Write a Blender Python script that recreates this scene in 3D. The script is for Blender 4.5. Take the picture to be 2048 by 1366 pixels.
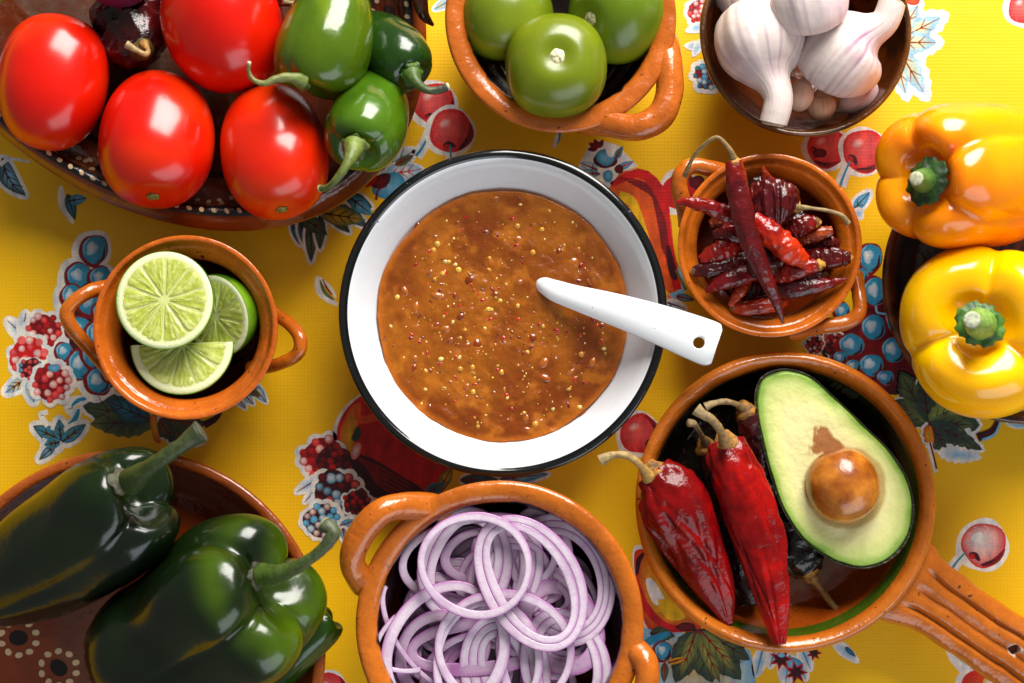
import bpy, math, random
import numpy as np
from mathutils import Vector, Matrix

random.seed(7)
rng = np.random.default_rng(7)
for o in list(bpy.data.objects):
    bpy.data.objects.remove(o)
scn = bpy.context.scene
COL = scn.collection

# ------------------------------------------------------------------ camera
D = 0.90                      # metres from lens to the middle of the cloth
TILT = math.radians(2.0)
PX = 0.00025                  # metres on the cloth per photograph pixel
cam_d = bpy.data.cameras.new('camera')
cam = bpy.data.objects.new('camera', cam_d)
COL.objects.link(cam)
cam.location = (0, -D * math.sin(TILT), D * math.cos(TILT))
cam.rotation_euler = (TILT, 0, 0)
cam_d.sensor_width = 36
cam_d.lens = 36 * D / (2048 * PX)
cam_d.clip_start = 0.01
cam_d.clip_end = 50
cam_d.dof.use_dof = True
cam_d.dof.focus_distance = D - 0.045
cam_d.dof.aperture_fstop = 7.0
scn.camera = cam

# ------------------------------------------------------------------ light
w = bpy.data.worlds.new('World')
scn.world = w
w.use_nodes = True
w.node_tree.nodes['Background'].inputs[0].default_value = (1.0, 0.97, 0.93, 1)
w.node_tree.nodes['Background'].inputs[1].default_value = 0.20


def area(name, loc, target, sx, sy, power, col):
    l = bpy.data.lights.new(name, 'AREA')
    l.shape = 'RECTANGLE'
    l.size, l.size_y, l.energy, l.color = sx, sy, power, col
    o = bpy.data.objects.new(name, l)
    COL.objects.link(o)
    o.location = loc
    o.rotation_euler = (Vector(target) - Vector(loc)).to_track_quat('-Z', 'Y').to_euler()
    return o


area('window_light', (0.36, 1.12, 0.78), (0.0, 0.0, 0.03), 0.80, 0.95, 51, (1.0, 0.965, 0.91))
area('far_window_light', (0.62, -1.15, 0.72), (0.0, 0.0, 0.03), 1.5, 0.9, 12.0, (0.86, 0.93, 1.0))

scn.view_settings.view_transform = 'Standard'
scn.view_settings.look = 'None'
scn.view_settings.exposure = 0.0
scn.view_settings.gamma = 1.0
scn.view_settings.use_curve_mapping = False

# ------------------------------------------------------------------ pixel helpers
CT, ST = math.cos(TILT), math.sin(TILT)
CAMZ = D * CT


def P(u, v, z=0.0):
    """the point at height z that the photograph shows at (u, v)"""
    a, b = (u - 1024) * PX, (683 - v) * PX
    d = (a, b * CT + D * ST, b * ST - D * CT)
    k = (z - CAMZ) / d[2]
    return np.array((a * k, -D * ST + d[1] * k, z))


def S(z):
    return PX * (CAMZ - z) / CAMZ


def PP(pts):
    return np.array([P(*p) for p in pts])


def hexl(h):
    h = h.lstrip('#')
    c = [int(h[i:i + 2], 16) / 255 for i in (0, 2, 4)]
    return np.array([x / 12.92 if x <= .04045 else ((x + .055) / 1.055) ** 2.4 for x in c])


def mixc(a, b, t):
    t = np.clip(np.asarray(t, float), 0, 1)[..., None]
    return np.asarray(a) * (1 - t) + np.asarray(b) * t


def sstep(a, b, x):
    t = np.clip((x - a) / (b - a), 0, 1)
    return t * t * (3 - 2 * t)


def vn(p, seed=0.0):
    p = np.asarray(p, float)
    i = np.floor(p)
    f = p - i
    f = f * f * (3 - 2 * f)

    def h(dx, dy, dz):
        q = np.sin((i[..., 0] + dx) * 127.1 + (i[..., 1] + dy) * 311.7 + (i[..., 2] + dz) * 74.7 + seed * 19.19) * 43758.5453
        return (q - np.floor(q)) * 2 - 1
    x, y, z = f[..., 0], f[..., 1], f[..., 2]
    a = (h(0, 0, 0) * (1 - x) + h(1, 0, 0) * x) * (1 - y) + (h(0, 1, 0) * (1 - x) + h(1, 1, 0) * x) * y
    b = (h(0, 0, 1) * (1 - x) + h(1, 0, 1) * x) * (1 - y) + (h(0, 1, 1) * (1 - x) + h(1, 1, 1) * x) * y
    return a * (1 - z) + b * z


def fbm(p, seed=0.0, o=3):
    s, a = 0, 1
    p = np.asarray(p, float)
    for k in range(o):
        s = s + a * vn(p * 2 ** k, seed + k)
        a *= .5
    return s


def cr(Pt, n, closed=False):
    Pt = np.asarray(Pt, float)
    k = len(Pt)
    if closed:
        t = np.linspace(0, k, n, endpoint=False)
        i = np.floor(t).astype(int)
        ix = [(i + j) % k for j in (-1, 0, 1, 2)]
    else:
        t = np.linspace(0, k - 1, n)
        i = np.minimum(np.floor(t).astype(int), k - 2)
        ix = [np.clip(i + j, 0, k - 1) for j in (-1, 0, 1, 2)]
    f = (t - i)[:, None]
    p0, p1, p2, p3 = [Pt[j] for j in ix]
    return .5 * (2 * p1 + (p2 - p0) * f + (2 * p0 - 5 * p1 + 4 * p2 - p3) * f ** 2 + (3 * p1 - p0 - 3 * p2 + p3) * f ** 3)


# ------------------------------------------------------------------ object helpers
LOC = {}


def tag(o, label=None, cat=None, group=None, kind=None):
    for k, x in (('label', label), ('category', cat), ('group', group), ('kind', kind)):
        if x:
            o[k] = x
    return o


def thing(name, label, cat, loc, group=None):
    o = bpy.data.objects.new(name, None)
    COL.objects.link(o)
    o.location = [float(x) for x in loc]
    o.empty_display_size = 0.01
    LOC[o] = np.array(loc, float)
    return tag(o, label, cat, group)


def obj(name, V, F, mat, parent=None, cols=None, org=None, smooth=True, **kw):
    V = np.asarray(V, float).reshape(-1, 3)
    off = LOC[parent] if parent is not None else (np.array(org, float) if org is not None else np.zeros(3))
    me = bpy.data.meshes.new(name)
    me.from_pydata((V - off).tolist(), [], [list(map(int, f)) for f in F])
    if smooth:
        me.polygons.foreach_set('use_smooth', [True] * len(me.polygons))
    if cols is not None:
        c = np.ones((len(V), 4))
        c[:, :3] = np.clip(np.asarray(cols, float).reshape(-1, 3), 0, 1)
        at = me.color_attributes.new('Col', 'FLOAT_COLOR', 'POINT')
        at.data.foreach_set('color', c.ravel())
    me.materials.append(mat)
    me.update()
    o = bpy.data.objects.new(name, me)
    COL.objects.link(o)
    if parent is not None:
        o.parent = parent
        LOC[o] = off
    else:
        o.location = [float(x) for x in off]
        LOC[o] = off
    return tag(o, **kw)


def gridf(n, m, closed=True, o=0):
    F = []
    mm = m if closed else m - 1
    for i in range(n - 1):
        for j in range(mm):
            a, b = o + i * m + j, o + i * m + (j + 1) % m
            F.append((a, b, b + m, a + m))
    return F


class Path:
    def __init__(s, pts, ref=(0, 0, 1)):
        s.C = cr(pts, 160)
        d = np.linalg.norm(np.diff(s.C, axis=0), axis=1)
        s.L = np.concatenate([[0], np.cumsum(d)])
        s.len = s.L[-1]
        s.L /= s.len
        T = np.gradient(s.C, axis=0)
        s.T = T / np.linalg.norm(T, axis=1)[:, None]
        n = np.array(ref, float)
        if abs(n @ s.T[0]) > .97:
            n = np.array((0, 1., 0))
        N = []
        for t in s.T:
            n = n - t * (n @ t)
            n = n / np.linalg.norm(n)
            N.append(n)
        s.N = np.array(N)
        s.B = np.cross(s.T, s.N)

    def at(s, q):
        f = lambda A: np.stack([np.interp(q, s.L, A[:, k]) for k in range(3)], -1)
        c = f(s.C)
        ex = np.minimum(q, 0) + np.maximum(q - 1, 0)
        c = c + ex[..., None] * s.len * f(s.T)
        return c, f(s.N), f(s.B)


def sweep(path, prof, seg=32, ns=40, shape=None, ref=(0, 0, 1), flat=1.0):
    """returns V(ns,seg,3), theta, s ; prof = (s, radius in metres)"""
    if not isinstance(path, Path):
        path = Path(path, ref)
    pr = cr(prof, ns)
    th = np.linspace(0, 2 * math.pi, seg, endpoint=False)[None, :]
    Sq = pr[:, :1] + 0 * th
    R = np.maximum(pr[:, 1:2], 1e-5) + 0 * th
    TH = th + 0 * R
    if shape:
        R, Sq = shape(TH, Sq, R)
    c, N, B = path.at(Sq)
    V = c + (R * np.cos(TH) * flat)[..., None] * N + (R * np.sin(TH))[..., None] * B
    return V, TH, Sq


def capped(V, cols=None):
    n, m = V.shape[:2]
    F = gridf(n, m)
    VV = np.concatenate([V.reshape(-1, 3), V[0].mean(0)[None], V[-1].mean(0)[None]])
    a, b = n * m, n * m + 1
    for j in range(m):
        F.append((a, (j + 1) % m, j))
        F.append((b, (n - 1) * m + j, (n - 1) * m + (j + 1) % m))
    F = [f[::-1] for f in F]
    if cols is not None:
        cols = np.broadcast_to(cols, V.shape)
        cols = np.concatenate([cols.reshape(-1, 3), cols[0].mean(0)[None], cols[-1].mean(0)[None]])
    return VV, F, cols


def part(name, V, mat, parent=None, cols=None, **kw):
    VV, F, c = capped(V, cols)
    return obj(name, VV, F, mat, parent, c, **kw)


# ------------------------------------------------------------------ materials
def mat(name, col=None, rough=.3, var=None, bump=None, coat=0, sss=0, sssr=(1, .3, .1), speck=None, spec=.5, rvar=0, sheen=0, trans=0):
    """col None: the mesh's own colour attribute. var: [(scale, amount, dark mult, light mult)], bump: [(scale, dist)]"""
    m = bpy.data.materials.new(name)
    m.use_nodes = True
    nt = m.node_tree
    N, L = nt.nodes, nt.links
    b = N['Principled BSDF']
    tc = N.new('ShaderNodeTexCoord')
    if col is None:
        a = N.new('ShaderNodeVertexColor')
        a.layer_name = 'Col'
        c = a.outputs['Color']
    else:
        a = N.new('ShaderNodeRGB')
        a.outputs[0].default_value = (*(hexl(col) if isinstance(col, str) else col), 1)
        c = a.outputs[0]

    def noise(sc, det=4, st=None):
        n = N.new('ShaderNodeTexNoise')
        n.inputs['Scale'].default_value = sc
        n.inputs['Detail'].default_value = det
        src = tc.outputs['Object']
        if st:
            mp = N.new('ShaderNodeMapping')
            mp.inputs['Scale'].default_value = st
            L.new(src, mp.inputs[0])
            src = mp.outputs[0]
        L.new(src, n.inputs['Vector'])
        return n

    def ramp(f, lo, hi, c0=(0, 0, 0), c1=(1, 1, 1)):
        r = N.new('ShaderNodeValToRGB')
        r.color_ramp.elements[0].position = lo
        r.color_ramp.elements[1].position = hi
        r.color_ramp.elements[0].color = (*c0, 1)
        r.color_ramp.elements[1].color = (*c1, 1)
        L.new(f, r.inputs[0])
        return r.outputs[0]

    def mixn(typ, fac, A, B):
        x = N.new('ShaderNodeMix')
        x.data_type = 'RGBA'
        x.blend_type = typ
        if isinstance(fac, (int, float)):
            x.inputs[0].default_value = fac
        else:
            L.new(fac, x.inputs[0])
        L.new(A, x.inputs[6])
        if isinstance(B, tuple):
            x.inputs[7].default_value = (*B, 1)
        else:
            L.new(B, x.inputs[7])
        return x.outputs[2]
    for v in (var or []):
        sc, amt, lo, hi = v[:4]
        n = noise(sc, 5, v[4] if len(v) > 4 else None)
        c = mixn('MULTIPLY', amt, c, ramp(n.outputs[0], .3, .7, lo, hi))
    for (sc, thr, sc_col) in (speck or []):
        n = noise(sc, 2)
        c = mixn('MIX', ramp(n.outputs[0], thr, thr + .03), c, sc_col)
    L.new(c, b.inputs['Base Color'])
    b.inputs['Roughness'].default_value = rough
    if rvar:
        n = noise(90, 4)
        r = N.new('ShaderNodeMapRange')
        r.inputs[1].default_value, r.inputs[2].default_value = .3, .7
        r.inputs[3].default_value, r.inputs[4].default_value = max(rough - rvar, .03), rough + rvar
        L.new(n.outputs[0], r.inputs[0])
        L.new(r.outputs[0], b.inputs['Roughness'])
    b.inputs['Specular IOR Level'].default_value = spec
    b.inputs['Coat Weight'].default_value = coat
    b.inputs['Coat Roughness'].default_value = .08
    b.inputs['Transmission Weight'].default_value = trans
    if sss:
        b.inputs['Subsurface Weight'].default_value = sss
        b.inputs['Subsurface Radius'].default_value = sssr
        b.inputs['Subsurface Scale'].default_value = .004
    last = None
    for (sc, dist, *st) in (bump or []):
        bp = N.new('ShaderNodeBump')
        bp.inputs['Distance'].default_value = dist
        bp.inputs['Strength'].default_value = 1
        L.new(noise(sc, 3, st[0] if st else None).outputs[0], bp.inputs['Height'])
        if last:
            L.new(last, bp.inputs['Normal'])
        last = bp.outputs[0]
    if last:
        L.new(last, b.inputs['Normal'])
    m['_'] = 1
    return m


def weave(m, k=.000014, period=.0017):
    """fine woven relief of the oilcloth"""
    nt = m.node_tree
    N, L = nt.nodes, nt.links
    b = N['Principled BSDF']
    tc = N.new('ShaderNodeTexCoord')
    sx = N.new('ShaderNodeSeparateXYZ')
    geo = N.new('ShaderNodeNewGeometry')
    L.new(geo.outputs['Position'], sx.inputs[0])
    outs = []
    for ax in (0, 1):
        mu = N.new('ShaderNodeMath'); mu.operation = 'MULTIPLY'
        mu.inputs[1].default_value = 2 * math.pi / period
        L.new(sx.outputs[ax], mu.inputs[0])
        si = N.new('ShaderNodeMath'); si.operation = 'SINE'
        L.new(mu.outputs[0], si.inputs[0])
        outs.append(si.outputs[0])
    ad = N.new('ShaderNodeMath'); ad.operation = 'ADD'
    L.new(outs[0], ad.inputs[0]); L.new(outs[1], ad.inputs[1])
    bp = N.new('ShaderNodeBump')
    bp.inputs['Distance'].default_value = k
    bp.inputs['Strength'].default_value = 1
    L.new(ad.outputs[0], bp.inputs['Height'])
    if b.inputs['Normal'].links:
        L.new(b.inputs['Normal'].links[0].from_socket, bp.inputs['Normal'])
    L.new(bp.outputs[0], b.inputs['Normal'])
    return m


G9 = (.9, .9, .9)
CLOTH = weave(mat('yellow_oilcloth', (.87, .495, .002), .42, spec=.35, var=[(9, .35, (.92, .88, .8), (1, 1, 1)), (700, .2, (.85, .82, .7), (1, 1, 1), (.08, 1, 1))], bump=[(14, .0012)]))
PRINT = weave(mat('printed_ink', None, .42, spec=.35, var=[(230, .8, (.60, .66, .74), (1.38, 1.30, 1.16), (1, .3, 1)), (330, .45, (.62, .8, 1.0), (1.3, 1.15, .8), (.35, 1, 1)), (1400, .5, (.7, .7, .72), (1.2, 1.2, 1.2))]))
CLAY = mat('glazed_clay', None, .2, var=[(30, .7, (.66, .56, .45), (1.15, 1.12, 1.1)), (140, .5, (.74, .66, .6), (1.12, 1.1, 1.08)), (700, .35, (.75, .7, .65), (1.08, 1.08, 1.05))], bump=[(38, .0014), (170, .0006), (600, .00012)], coat=.2, speck=[(430, .70, (.07, .02, .006)), (210, .745, (.1, .03, .01))], rvar=.1)
PAINT = mat('slip_paint', None, .2, var=[(500, .5, (.7, .66, .6), (1.1, 1.1, 1.1))], bump=[(500, .0001)])
ENAMEL = mat('enamel', None, .14, bump=[(60, .00025)], coat=.3, speck=[(430, .735, (.12, .13, .15))])
TOMATO = mat('tomato_skin', None, .21, var=[(24, .5, (.85, .55, .7), (1.1, 1.5, 1.1))], bump=[(260, .00003), (1500, .000012)], sss=.12, coat=.0)
GREENSKIN = mat('chile_skin', None, .18, var=[(45, .65, (.55, .68, .6), (1.35, 1.15, 1.1))], bump=[(60, .0008), (300, .00006)], coat=.1, sss=.06, sssr=(.4, 1, .2))
POB = mat('poblano_skin', None, .2, var=[(40, .6, (.55, .6, .6), (1.3, 1.2, 1.1))], bump=[(55, .0006), (260, .00006)], coat=.0)
BELL = mat('bell_skin', None, .17, var=[(22, .3, (.95, .8, .8), (1.05, 1.1, 1.1))], bump=[(60, .0003), (600, .00002)], sss=.45, sssr=(1, .55, .05), coat=.1)
BELL.node_tree.nodes['Principled BSDF'].inputs['Subsurface Scale'].default_value = .009
TOMATILLO = mat('tomatillo_skin', None, .26, var=[(50, .7, (.8, .85, .7), (1.15, 1.1, 1.2))], bump=[(90, .0002), (900, .00002)], sss=.2, sssr=(.6, 1, .2))
STEM = mat('stem', None, .5, var=[(500, .7, (.5, .5, .45), (1.3, 1.3, 1.25), (1, 1, .25))], bump=[(500, .0003, (1, 1, .3))])
DRYSTEM = mat('dry_stem', None, .65, var=[(420, .8, (.45, .4, .35), (1.3, 1.3, 1.2))], bump=[(500, .0005)])
DRIED = mat('dried_chile', None, .24, var=[(140, .75, (.4, .25, .25), (1.4, 1.8, 1.3))], bump=[(190, .0011), (520, .0002)])
GUAJ = mat('guajillo_skin', None, .22, spec=.28, var=[(60, .75, (.5, .3, .35), (1.35, 1.5, 1.2)), (260, .4, (.7, .6, .6), (1.2, 1.3, 1.1))], bump=[(110, .0016), (400, .0002)])
GARLIC = mat('garlic_skin', None, .48, var=[(300, .25, (.85, .8, .82), (1.08, 1.08, 1.08))], bump=[(240, .00025)], sss=.12, sssr=(1, .8, .7))
LIMEF = mat('lime_flesh', None, .14, var=[(600, .5, (.75, .8, .6), (1.2, 1.15, 1.3))], bump=[(420, .0005)], sss=.3, sssr=(.8, 1, .3), coat=.3)
LIMEP = mat('lime_peel', None, .3, bump=[(900, .00025)], var=[(300, .4, (.7, .8, .6), (1.1, 1.1, 1.1))])
PITH = mat('lime_pith', None, .4, bump=[(600, .0002)], var=[(400, .3, (.88, .9, .8), (1.05, 1.05, 1.05))], sss=.2, sssr=(.9, 1, .6))
SALSA = mat('salsa', None, .2, var=[(120, .45, (.7, .62, .6), (1.2, 1.25, 1.2)), (700, .4, (.75, .7, .65), (1.2, 1.2, 1.15))], bump=[(200, .0004), (900, .00015)], coat=.05, sss=.1)
BITS = mat('salsa_bits', None, .22, var=[(900, .5, (.7, .7, .6), (1.2, 1.2, 1.2))], coat=.3, sss=.15)
ONION = mat('onion', None, .22, var=[(300, .5, (.82, .74, .84), (1.08, 1.08, 1.08)), (1500, .3, (.85, .82, .88), (1.06, 1.06, 1.06))], bump=[(600, .00022)], sss=.25, sssr=(1, .8, .9), coat=.25)
AVO = mat('avocado_flesh', None, .38, var=[(160, .35, (.86, .9, .75), (1.06, 1.05, 1.05)), (900, .2, (.9, .9, .85), (1.05, 1.05, 1.05))], bump=[(160, .0006), (600, .0002)], sss=.15, sssr=(.9, 1, .4))
AVOSKIN = mat('avocado_skin', None, .5, var=[(300, .8, (.4, .4, .4), (1.4, 1.4, 1.3))], bump=[(330, .0015)])
PIT = mat('avocado_pit', None, .26, var=[(120, .8, (.62, .5, .42), (1.2, 1.2, 1.15)), (420, .5, (.7, .62, .55), (1.12, 1.1, 1.1))], bump=[(180, .0004)], coat=.2)

# ------------------------------------------------------------------ tablecloth
W0, H0 = .62, .50
n, m = 32, 26
gx, gy = np.meshgrid(np.linspace(-W0, W0, n), np.linspace(-H0, H0, m))
top = np.stack([gx, gy, 0 * gx], -1).reshape(-1, 3)
V = np.concatenate([top, top - (0, 0, .0012)])
F = gridf(m, n, False) + [f[::-1] for f in gridf(m, n, False, m * n)]
cloth = obj('tablecloth', V, F, CLOTH, smooth=False, kind='structure')
cloth['label'] = 'yellow woven oilcloth printed with fruit and leaves under all the dishes'
cloth['category'] = 'tablecloth'
LOC[cloth] = np.zeros(3)

WH, RED, DRED, PINK, BLUE, LBLUE, MAR, LEAF, DLEAF, YEL, ORG = [hexl(x) for x in
    ('e2dedc', 'c8141a', '7c0f16', 'e2605f', '1f86ad', '7db7dc', '3c0d18', '5c6a3c', '2c4038', 'e0b010', 'd8541a')]


class Print:
    def __init__(s, name):
        s.name, s.V, s.F, s.C, s.z = name, [], [], [], .00002

    def fan(s, pts, edge, mid=None, ctr=None):
        pts = np.asarray(pts, float)
        ctr = pts.mean(0) if ctr is None else ctr
        o = len(s.V)
        s.z += .0000025
        s.V.append(P(ctr[0], ctr[1], s.z))
        s.C.append(edge if mid is None else mid)
        n = len(pts)
        half = ctr + (pts - ctr) * .55
        for q, c in ((half, edge if mid is None else .5 * np.asarray(edge) + .5 * np.asarray(mid)), (pts, edge)):
            for p in q:
                s.V.append(P(p[0], p[1], s.z))
                s.C.append(c)
        for j in range(n):
            k = (j + 1) % n
            s.F.append((o, o + 1 + k, o + 1 + j))
            s.F.append((o + 1 + j, o + 1 + k, o + 1 + n + k, o + 1 + n + j))

    def blob(s, u, v, ru, rv=None, rot=0, edge=RED, mid=None, off=(0, 0), jit=.04, n=26):
        rv = ru if rv is None else rv
        t = np.linspace(0, 2 * math.pi, n, endpoint=False)
        k = 1 + jit * np.sin(t * 3 + random.random() * 6) + jit * .6 * np.sin(t * 5 + random.random() * 6)
        x, y = ru * np.cos(t) * k, rv * np.sin(t) * k
        c, d = math.cos(math.radians(rot)), math.sin(math.radians(rot))
        pts = np.stack([u + x * c - y * d, v + x * d + y * c], -1)
        s.fan(pts, edge, mid, np.array((u + off[0], v + off[1]), float))

    def shape(s, pts, edge, mid=None, smooth=True, ctr=None, n=60):
        s.fan(cr(pts, n, True) if smooth else pts, edge, mid, ctr)

    def stroke(s, pts, w0, w1, col, wm=None):
        p = cr(pts, 14)
        t = np.gradient(p, axis=0)
        t /= np.linalg.norm(t, axis=1)[:, None] + 1e-9
        nn = np.stack([-t[:, 1], t[:, 0]], -1)
        q = np.linspace(0, 1, 14)
        wd = w0 + (w1 - w0) * q
        if wm is not None:
            wd = wd + (wm - (w0 + w1) / 2) * np.sin(q * math.pi)
        o = len(s.V)
        s.z += .0000025
        for a, b, ww in zip(p, nn, wd):
            for sg in (1, -1):
                s.V.append(P(a[0] + sg * b[0] * ww, a[1] + sg * b[1] * ww, s.z))
                s.C.append(col)
        for i in range(13):
            s.F.append((o + 2 * i, o + 2 * i + 1, o + 2 * i + 3, o + 2 * i + 2))

    def leaf(s, u0, v0, u1, v1, w, base=LEAF, mid=LBLUE, vein=MAR, serr=0, out=6, bend=0.0, nv=3, outline=True):
        a, b = np.array((u0, v0), float), np.array((u1, v1), float)
        d = b - a
        ln = np.hypot(*d)
        d /= ln
        nn = np.array((-d[1], d[0]))

        def edge(sc, ex):
            up, dn = [], []
            K = 13
            for i in range(K):
                t = i / (K - 1)
                hw = w * math.sin(math.pi * min(1, t * .93 + .04) ** .8) * sc + ex
                if i in (0, K - 1):
                    hw = ex * .4
                if serr and i % 2 and 0 < i < K - 1:
                    hw *= 1 + serr
                cpt = a + d * (t * (ln + 2 * ex) - ex) + nn * bend * ln * math.sin(math.pi * t)
                up.append(cpt + nn * hw)
                dn.append(cpt - nn * hw)
            return up + dn[::-1]
        if outline:
            s.fan(edge(1, out), WH)
        s.fan(edge(1, 0), base, mid)
        if nv >= 0:
            c = lambda t: a + d * ln * t + nn * bend * ln * math.sin(math.pi * t)
            s.stroke([c(.0), c(.35), c(.7), c(.97)], 2.2, .6, vein)
            for i in range(nv):
                t = .2 + .6 * i / max(nv, 1)
                for sg in (1, -1):
                    s.stroke([c(t), c(t + .12) + sg * nn * w * .4, c(t + .2) + sg * nn * w * .72], 1.4, .5, vein)

    def done(s):
        C = np.array(s.C)
        return obj(s.name, s.V, s.F, PRINT, cloth, C, smooth=False)


def cherry(p, u, v, r, ang=90, stem=None, hl=PINK, out=9, fill=RED):
    p.blob(u - 3, v + 1, r + out * .8, edge=WH)
    if stem is not None:
        p.stroke(stem, 9, 13, WH)
    p.blob(u, v, r, edge=fill, mid=hl, off=(-r * .25, -r * .3))
    a = math.radians(ang)
    A = lambda q, k: (u + math.cos(a + q) * r * k, v + math.sin(a + q) * r * k)
    p.stroke([A(-.5, .93), A(-1.0, .86), A(-1.5, .86), A(-2.0, .95)], 1, 1, DRED, r * .13)
    p.stroke([A(-.45, .90), A(-.9, .80), A(-1.3, .82)], 1, 1, MAR, r * .06)
    p.stroke([A(.42, .78), A(.1, .60), A(-.35, .74)], r * .05, r * .03, MAR, r * .13)
    p.blob(*A(.2, .72), r * .16, r * .11, math.degrees(a) + 90, edge=DRED, mid=RED)
    for q in range(4):
        p.stroke([A(1.0 + q * .5, .9), A(1.3 + q * .5, .72), A(1.5 + q * .5, .5)], .6, .4, mixc(fill, hl, .5), 1.6)
    p.blob(u - r * .3, v - r * .35, r * .28, r * .2, -30, edge=hl, mid=mixc(hl, WH, .6))
    if stem is not None:
        p.stroke(stem, 1.5, 3, BLUE)


def grape(p, u, v, ru, rv, rot=0, body=BLUE, rim=DRED):
    p.blob(u - 1, v + 1, ru + 2, rv + 2, rot, edge=rim)
    p.blob(u + 2, v, ru * .88, rv * .9, rot, edge=body, mid=mixc(body, LBLUE, .25))
    p.blob(u - ru * .15, v - rv * .1, ru * .42, rv * .45, rot, edge=LBLUE, mid=WH, jit=.12, off=(-2, -3))
    p.stroke([(u + ru * .78, v - rv * .2), (u + ru * .66, v + rv * .5), (u + ru * .1, v + rv * .84)], .5, .5, MAR, 2.6)
    p.stroke([(u - ru * .3, v - rv * .8), (u - ru * .75, v - rv * .3), (u - ru * .7, v + rv * .3)], .5, .5, LBLUE, 2)


def berry(p, u, v, r, k=None, pal=None, bg=DRED, out=8):
    pal = pal or [(RED, PINK), (RED, WH), (PINK, WH), (DRED, RED)]
    b = r * .24
    pts = []
    for i in range(400):
        a, q = random.random() * 6.283, r * math.sqrt(random.random())
        x, y = u + q * math.cos(a), v + q * math.sin(a)
        if all((x - s) ** 2 + (y - t) ** 2 > (1.55 * b) ** 2 for s, t in pts):
            pts.append((x, y))
    for x, y in pts:
        if out and math.hypot(x - u, y - v) > r * .55:
            p.blob(x, y, b + out, edge=WH, n=12)
    p.blob(u, v, r, edge=bg, jit=.07)
    for x, y in pts:
        e, h = random.choice(pal)
        p.blob(x, y, b * random.uniform(.8, 1.05), edge=e, mid=h, off=(-b * .2, -b * .25), n=12)


# cherries by the tomato platter
p = Print('printed_cherries')
cherry(p, 868, 207, 42, 100, [(868, 235), (850, 285), (832, 312)])
cherry(p, 903, 262, 44, 95, [(900, 290), (902, 315), (903, 340)])
p.done()
# garden leaves along the platter
p = Print('printed_leaves')
p.leaf(4, 316, 52, 392, 17, DLEAF, LBLUE, MAR, out=7, bend=.12)
p.stroke([(0, 330), (20, 318), (60, 324)], 5, 2, WH)
p.done()
p = Print('printed_leaves')
p.stroke([(122, 372), (126, 410), (147, 448)], 3, 2, WH, 8)
p.leaf(135, 388, 150, 440, 11, DLEAF, BLUE, MAR, out=3, nv=1, outline=False)
p.leaf(138, 402, 174, 396, 11, BLUE, LBLUE, MAR, out=2, nv=1, outline=False)
p.done()
p = Print('printed_grape_leaf')
for a, b, c, d, ww in [(585, 440, 600, 490, 9), (600, 440, 618, 505, 10), (622, 440, 622, 525, 12), (640, 430, 640, 500, 11), (655, 420, 700, 466, 13), (680, 410, 735, 455, 14), (690, 390, 745, 415, 14)]:
    p.leaf(a, b, c, d, ww, DLEAF, LEAF if c % 3 else BLUE, MAR, out=5, nv=1)
p.leaf(600, 430, 655, 470, 16, DLEAF, LEAF, MAR, nv=2, outline=False)
p.leaf(640, 425, 730, 440, 20, LEAF, YEL, MAR, nv=3, outline=False)
p.leaf(700, 395, 745, 430, 15, BLUE, LBLUE, MAR, nv=1, outline=False)
p.done()
p = Print('printed_flower')
p.leaf(752, 345, 832, 300, 24, WH, LBLUE, MAR, out=5)
p.leaf(770, 350, 845, 338, 20, LBLUE, WH, RED, out=4)
p.blob(778, 372, 34, 26, -20, edge=BLUE, mid=LBLUE)
p.blob(762, 362, 22, 13, -30, edge=MAR, mid=DRED)
p.blob(735, 350, 20, 26, 30, edge=RED, mid=DRED)
p.leaf(790, 330, 828, 310, 9, LEAF, DLEAF, DRED, outline=False, nv=1)
p.stroke([(752, 400), (757, 380), (775, 372)], 3, 1, DRED)
p.done()
# grapes, berries and leaves round the lime pot
p = Print('printed_grapes')
G = [(188, 500, 27, 31, 20), (158, 552, 28, 27, 0), (200, 556, 24, 24, 0), (142, 592, 20, 26, 10), (178, 605, 26, 28, 0), (205, 625, 22, 24, 0), (156, 655, 26, 24, 0), (195, 668, 26, 28, 0), (128, 703, 18, 19, 0), (160, 728, 26, 32, 12), (186, 710, 24, 30, -20), (196, 762, 26, 28, -30), (225, 740, 24, 26, 0)]
for g in G:
    p.blob(g[0] - 4, g[1] + 2, g[2] + 13, g[3] + 12, g[4], edge=WH)
p.shape([(150, 570), (215, 570), (235, 700), (230, 770), (180, 770), (140, 700)], MAR)
for g in G:
    grape(p, *g)
p.done()
p = Print('printed_berries')
p.leaf(48, 672, 14, 640, 12, WH, LBLUE, DRED, out=7, nv=0)
p.leaf(46, 668, 52, 624, 10, WH, LBLUE, DRED, out=6, nv=0)
p.leaf(60, 752, 10, 786, 13, LBLUE, YEL, MAR, out=8)
p.leaf(58, 760, 68, 806, 12, LBLUE, YEL, MAR, out=8, nv=1)
p.stroke([(98, 735), (100, 710), (108, 690)], 9, 6, WH)
berry(p, 88, 662, 32)
berry(p, 56, 712, 36, pal=[(PINK, PINK), (RED, PINK), (PINK, WH)], bg=RED)
berry(p, 62, 738, 22, pal=[(DRED, PINK), (MAR, LBLUE), (RED, PINK)], bg=MAR, out=4)
berry(p, 104, 765, 35)
p.blob(108, 736, 12, 8, 0, edge=BLUE, mid=LBLUE)
p.done()
p = Print('printed_grape_leaf')
p.stroke([(182, 800), (150, 802), (138, 815), (150, 828), (160, 822)], 9, 5, WH, 11)
p.stroke([(156, 815), (150, 838), (135, 850)], 9, 6, WH, 10)
p.stroke([(182, 796), (158, 800), (143, 812)], 2, 2, BLUE, 4)
p.stroke([(158, 818), (150, 838), (136, 850)], 2, 2, BLUE, 5)
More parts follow.
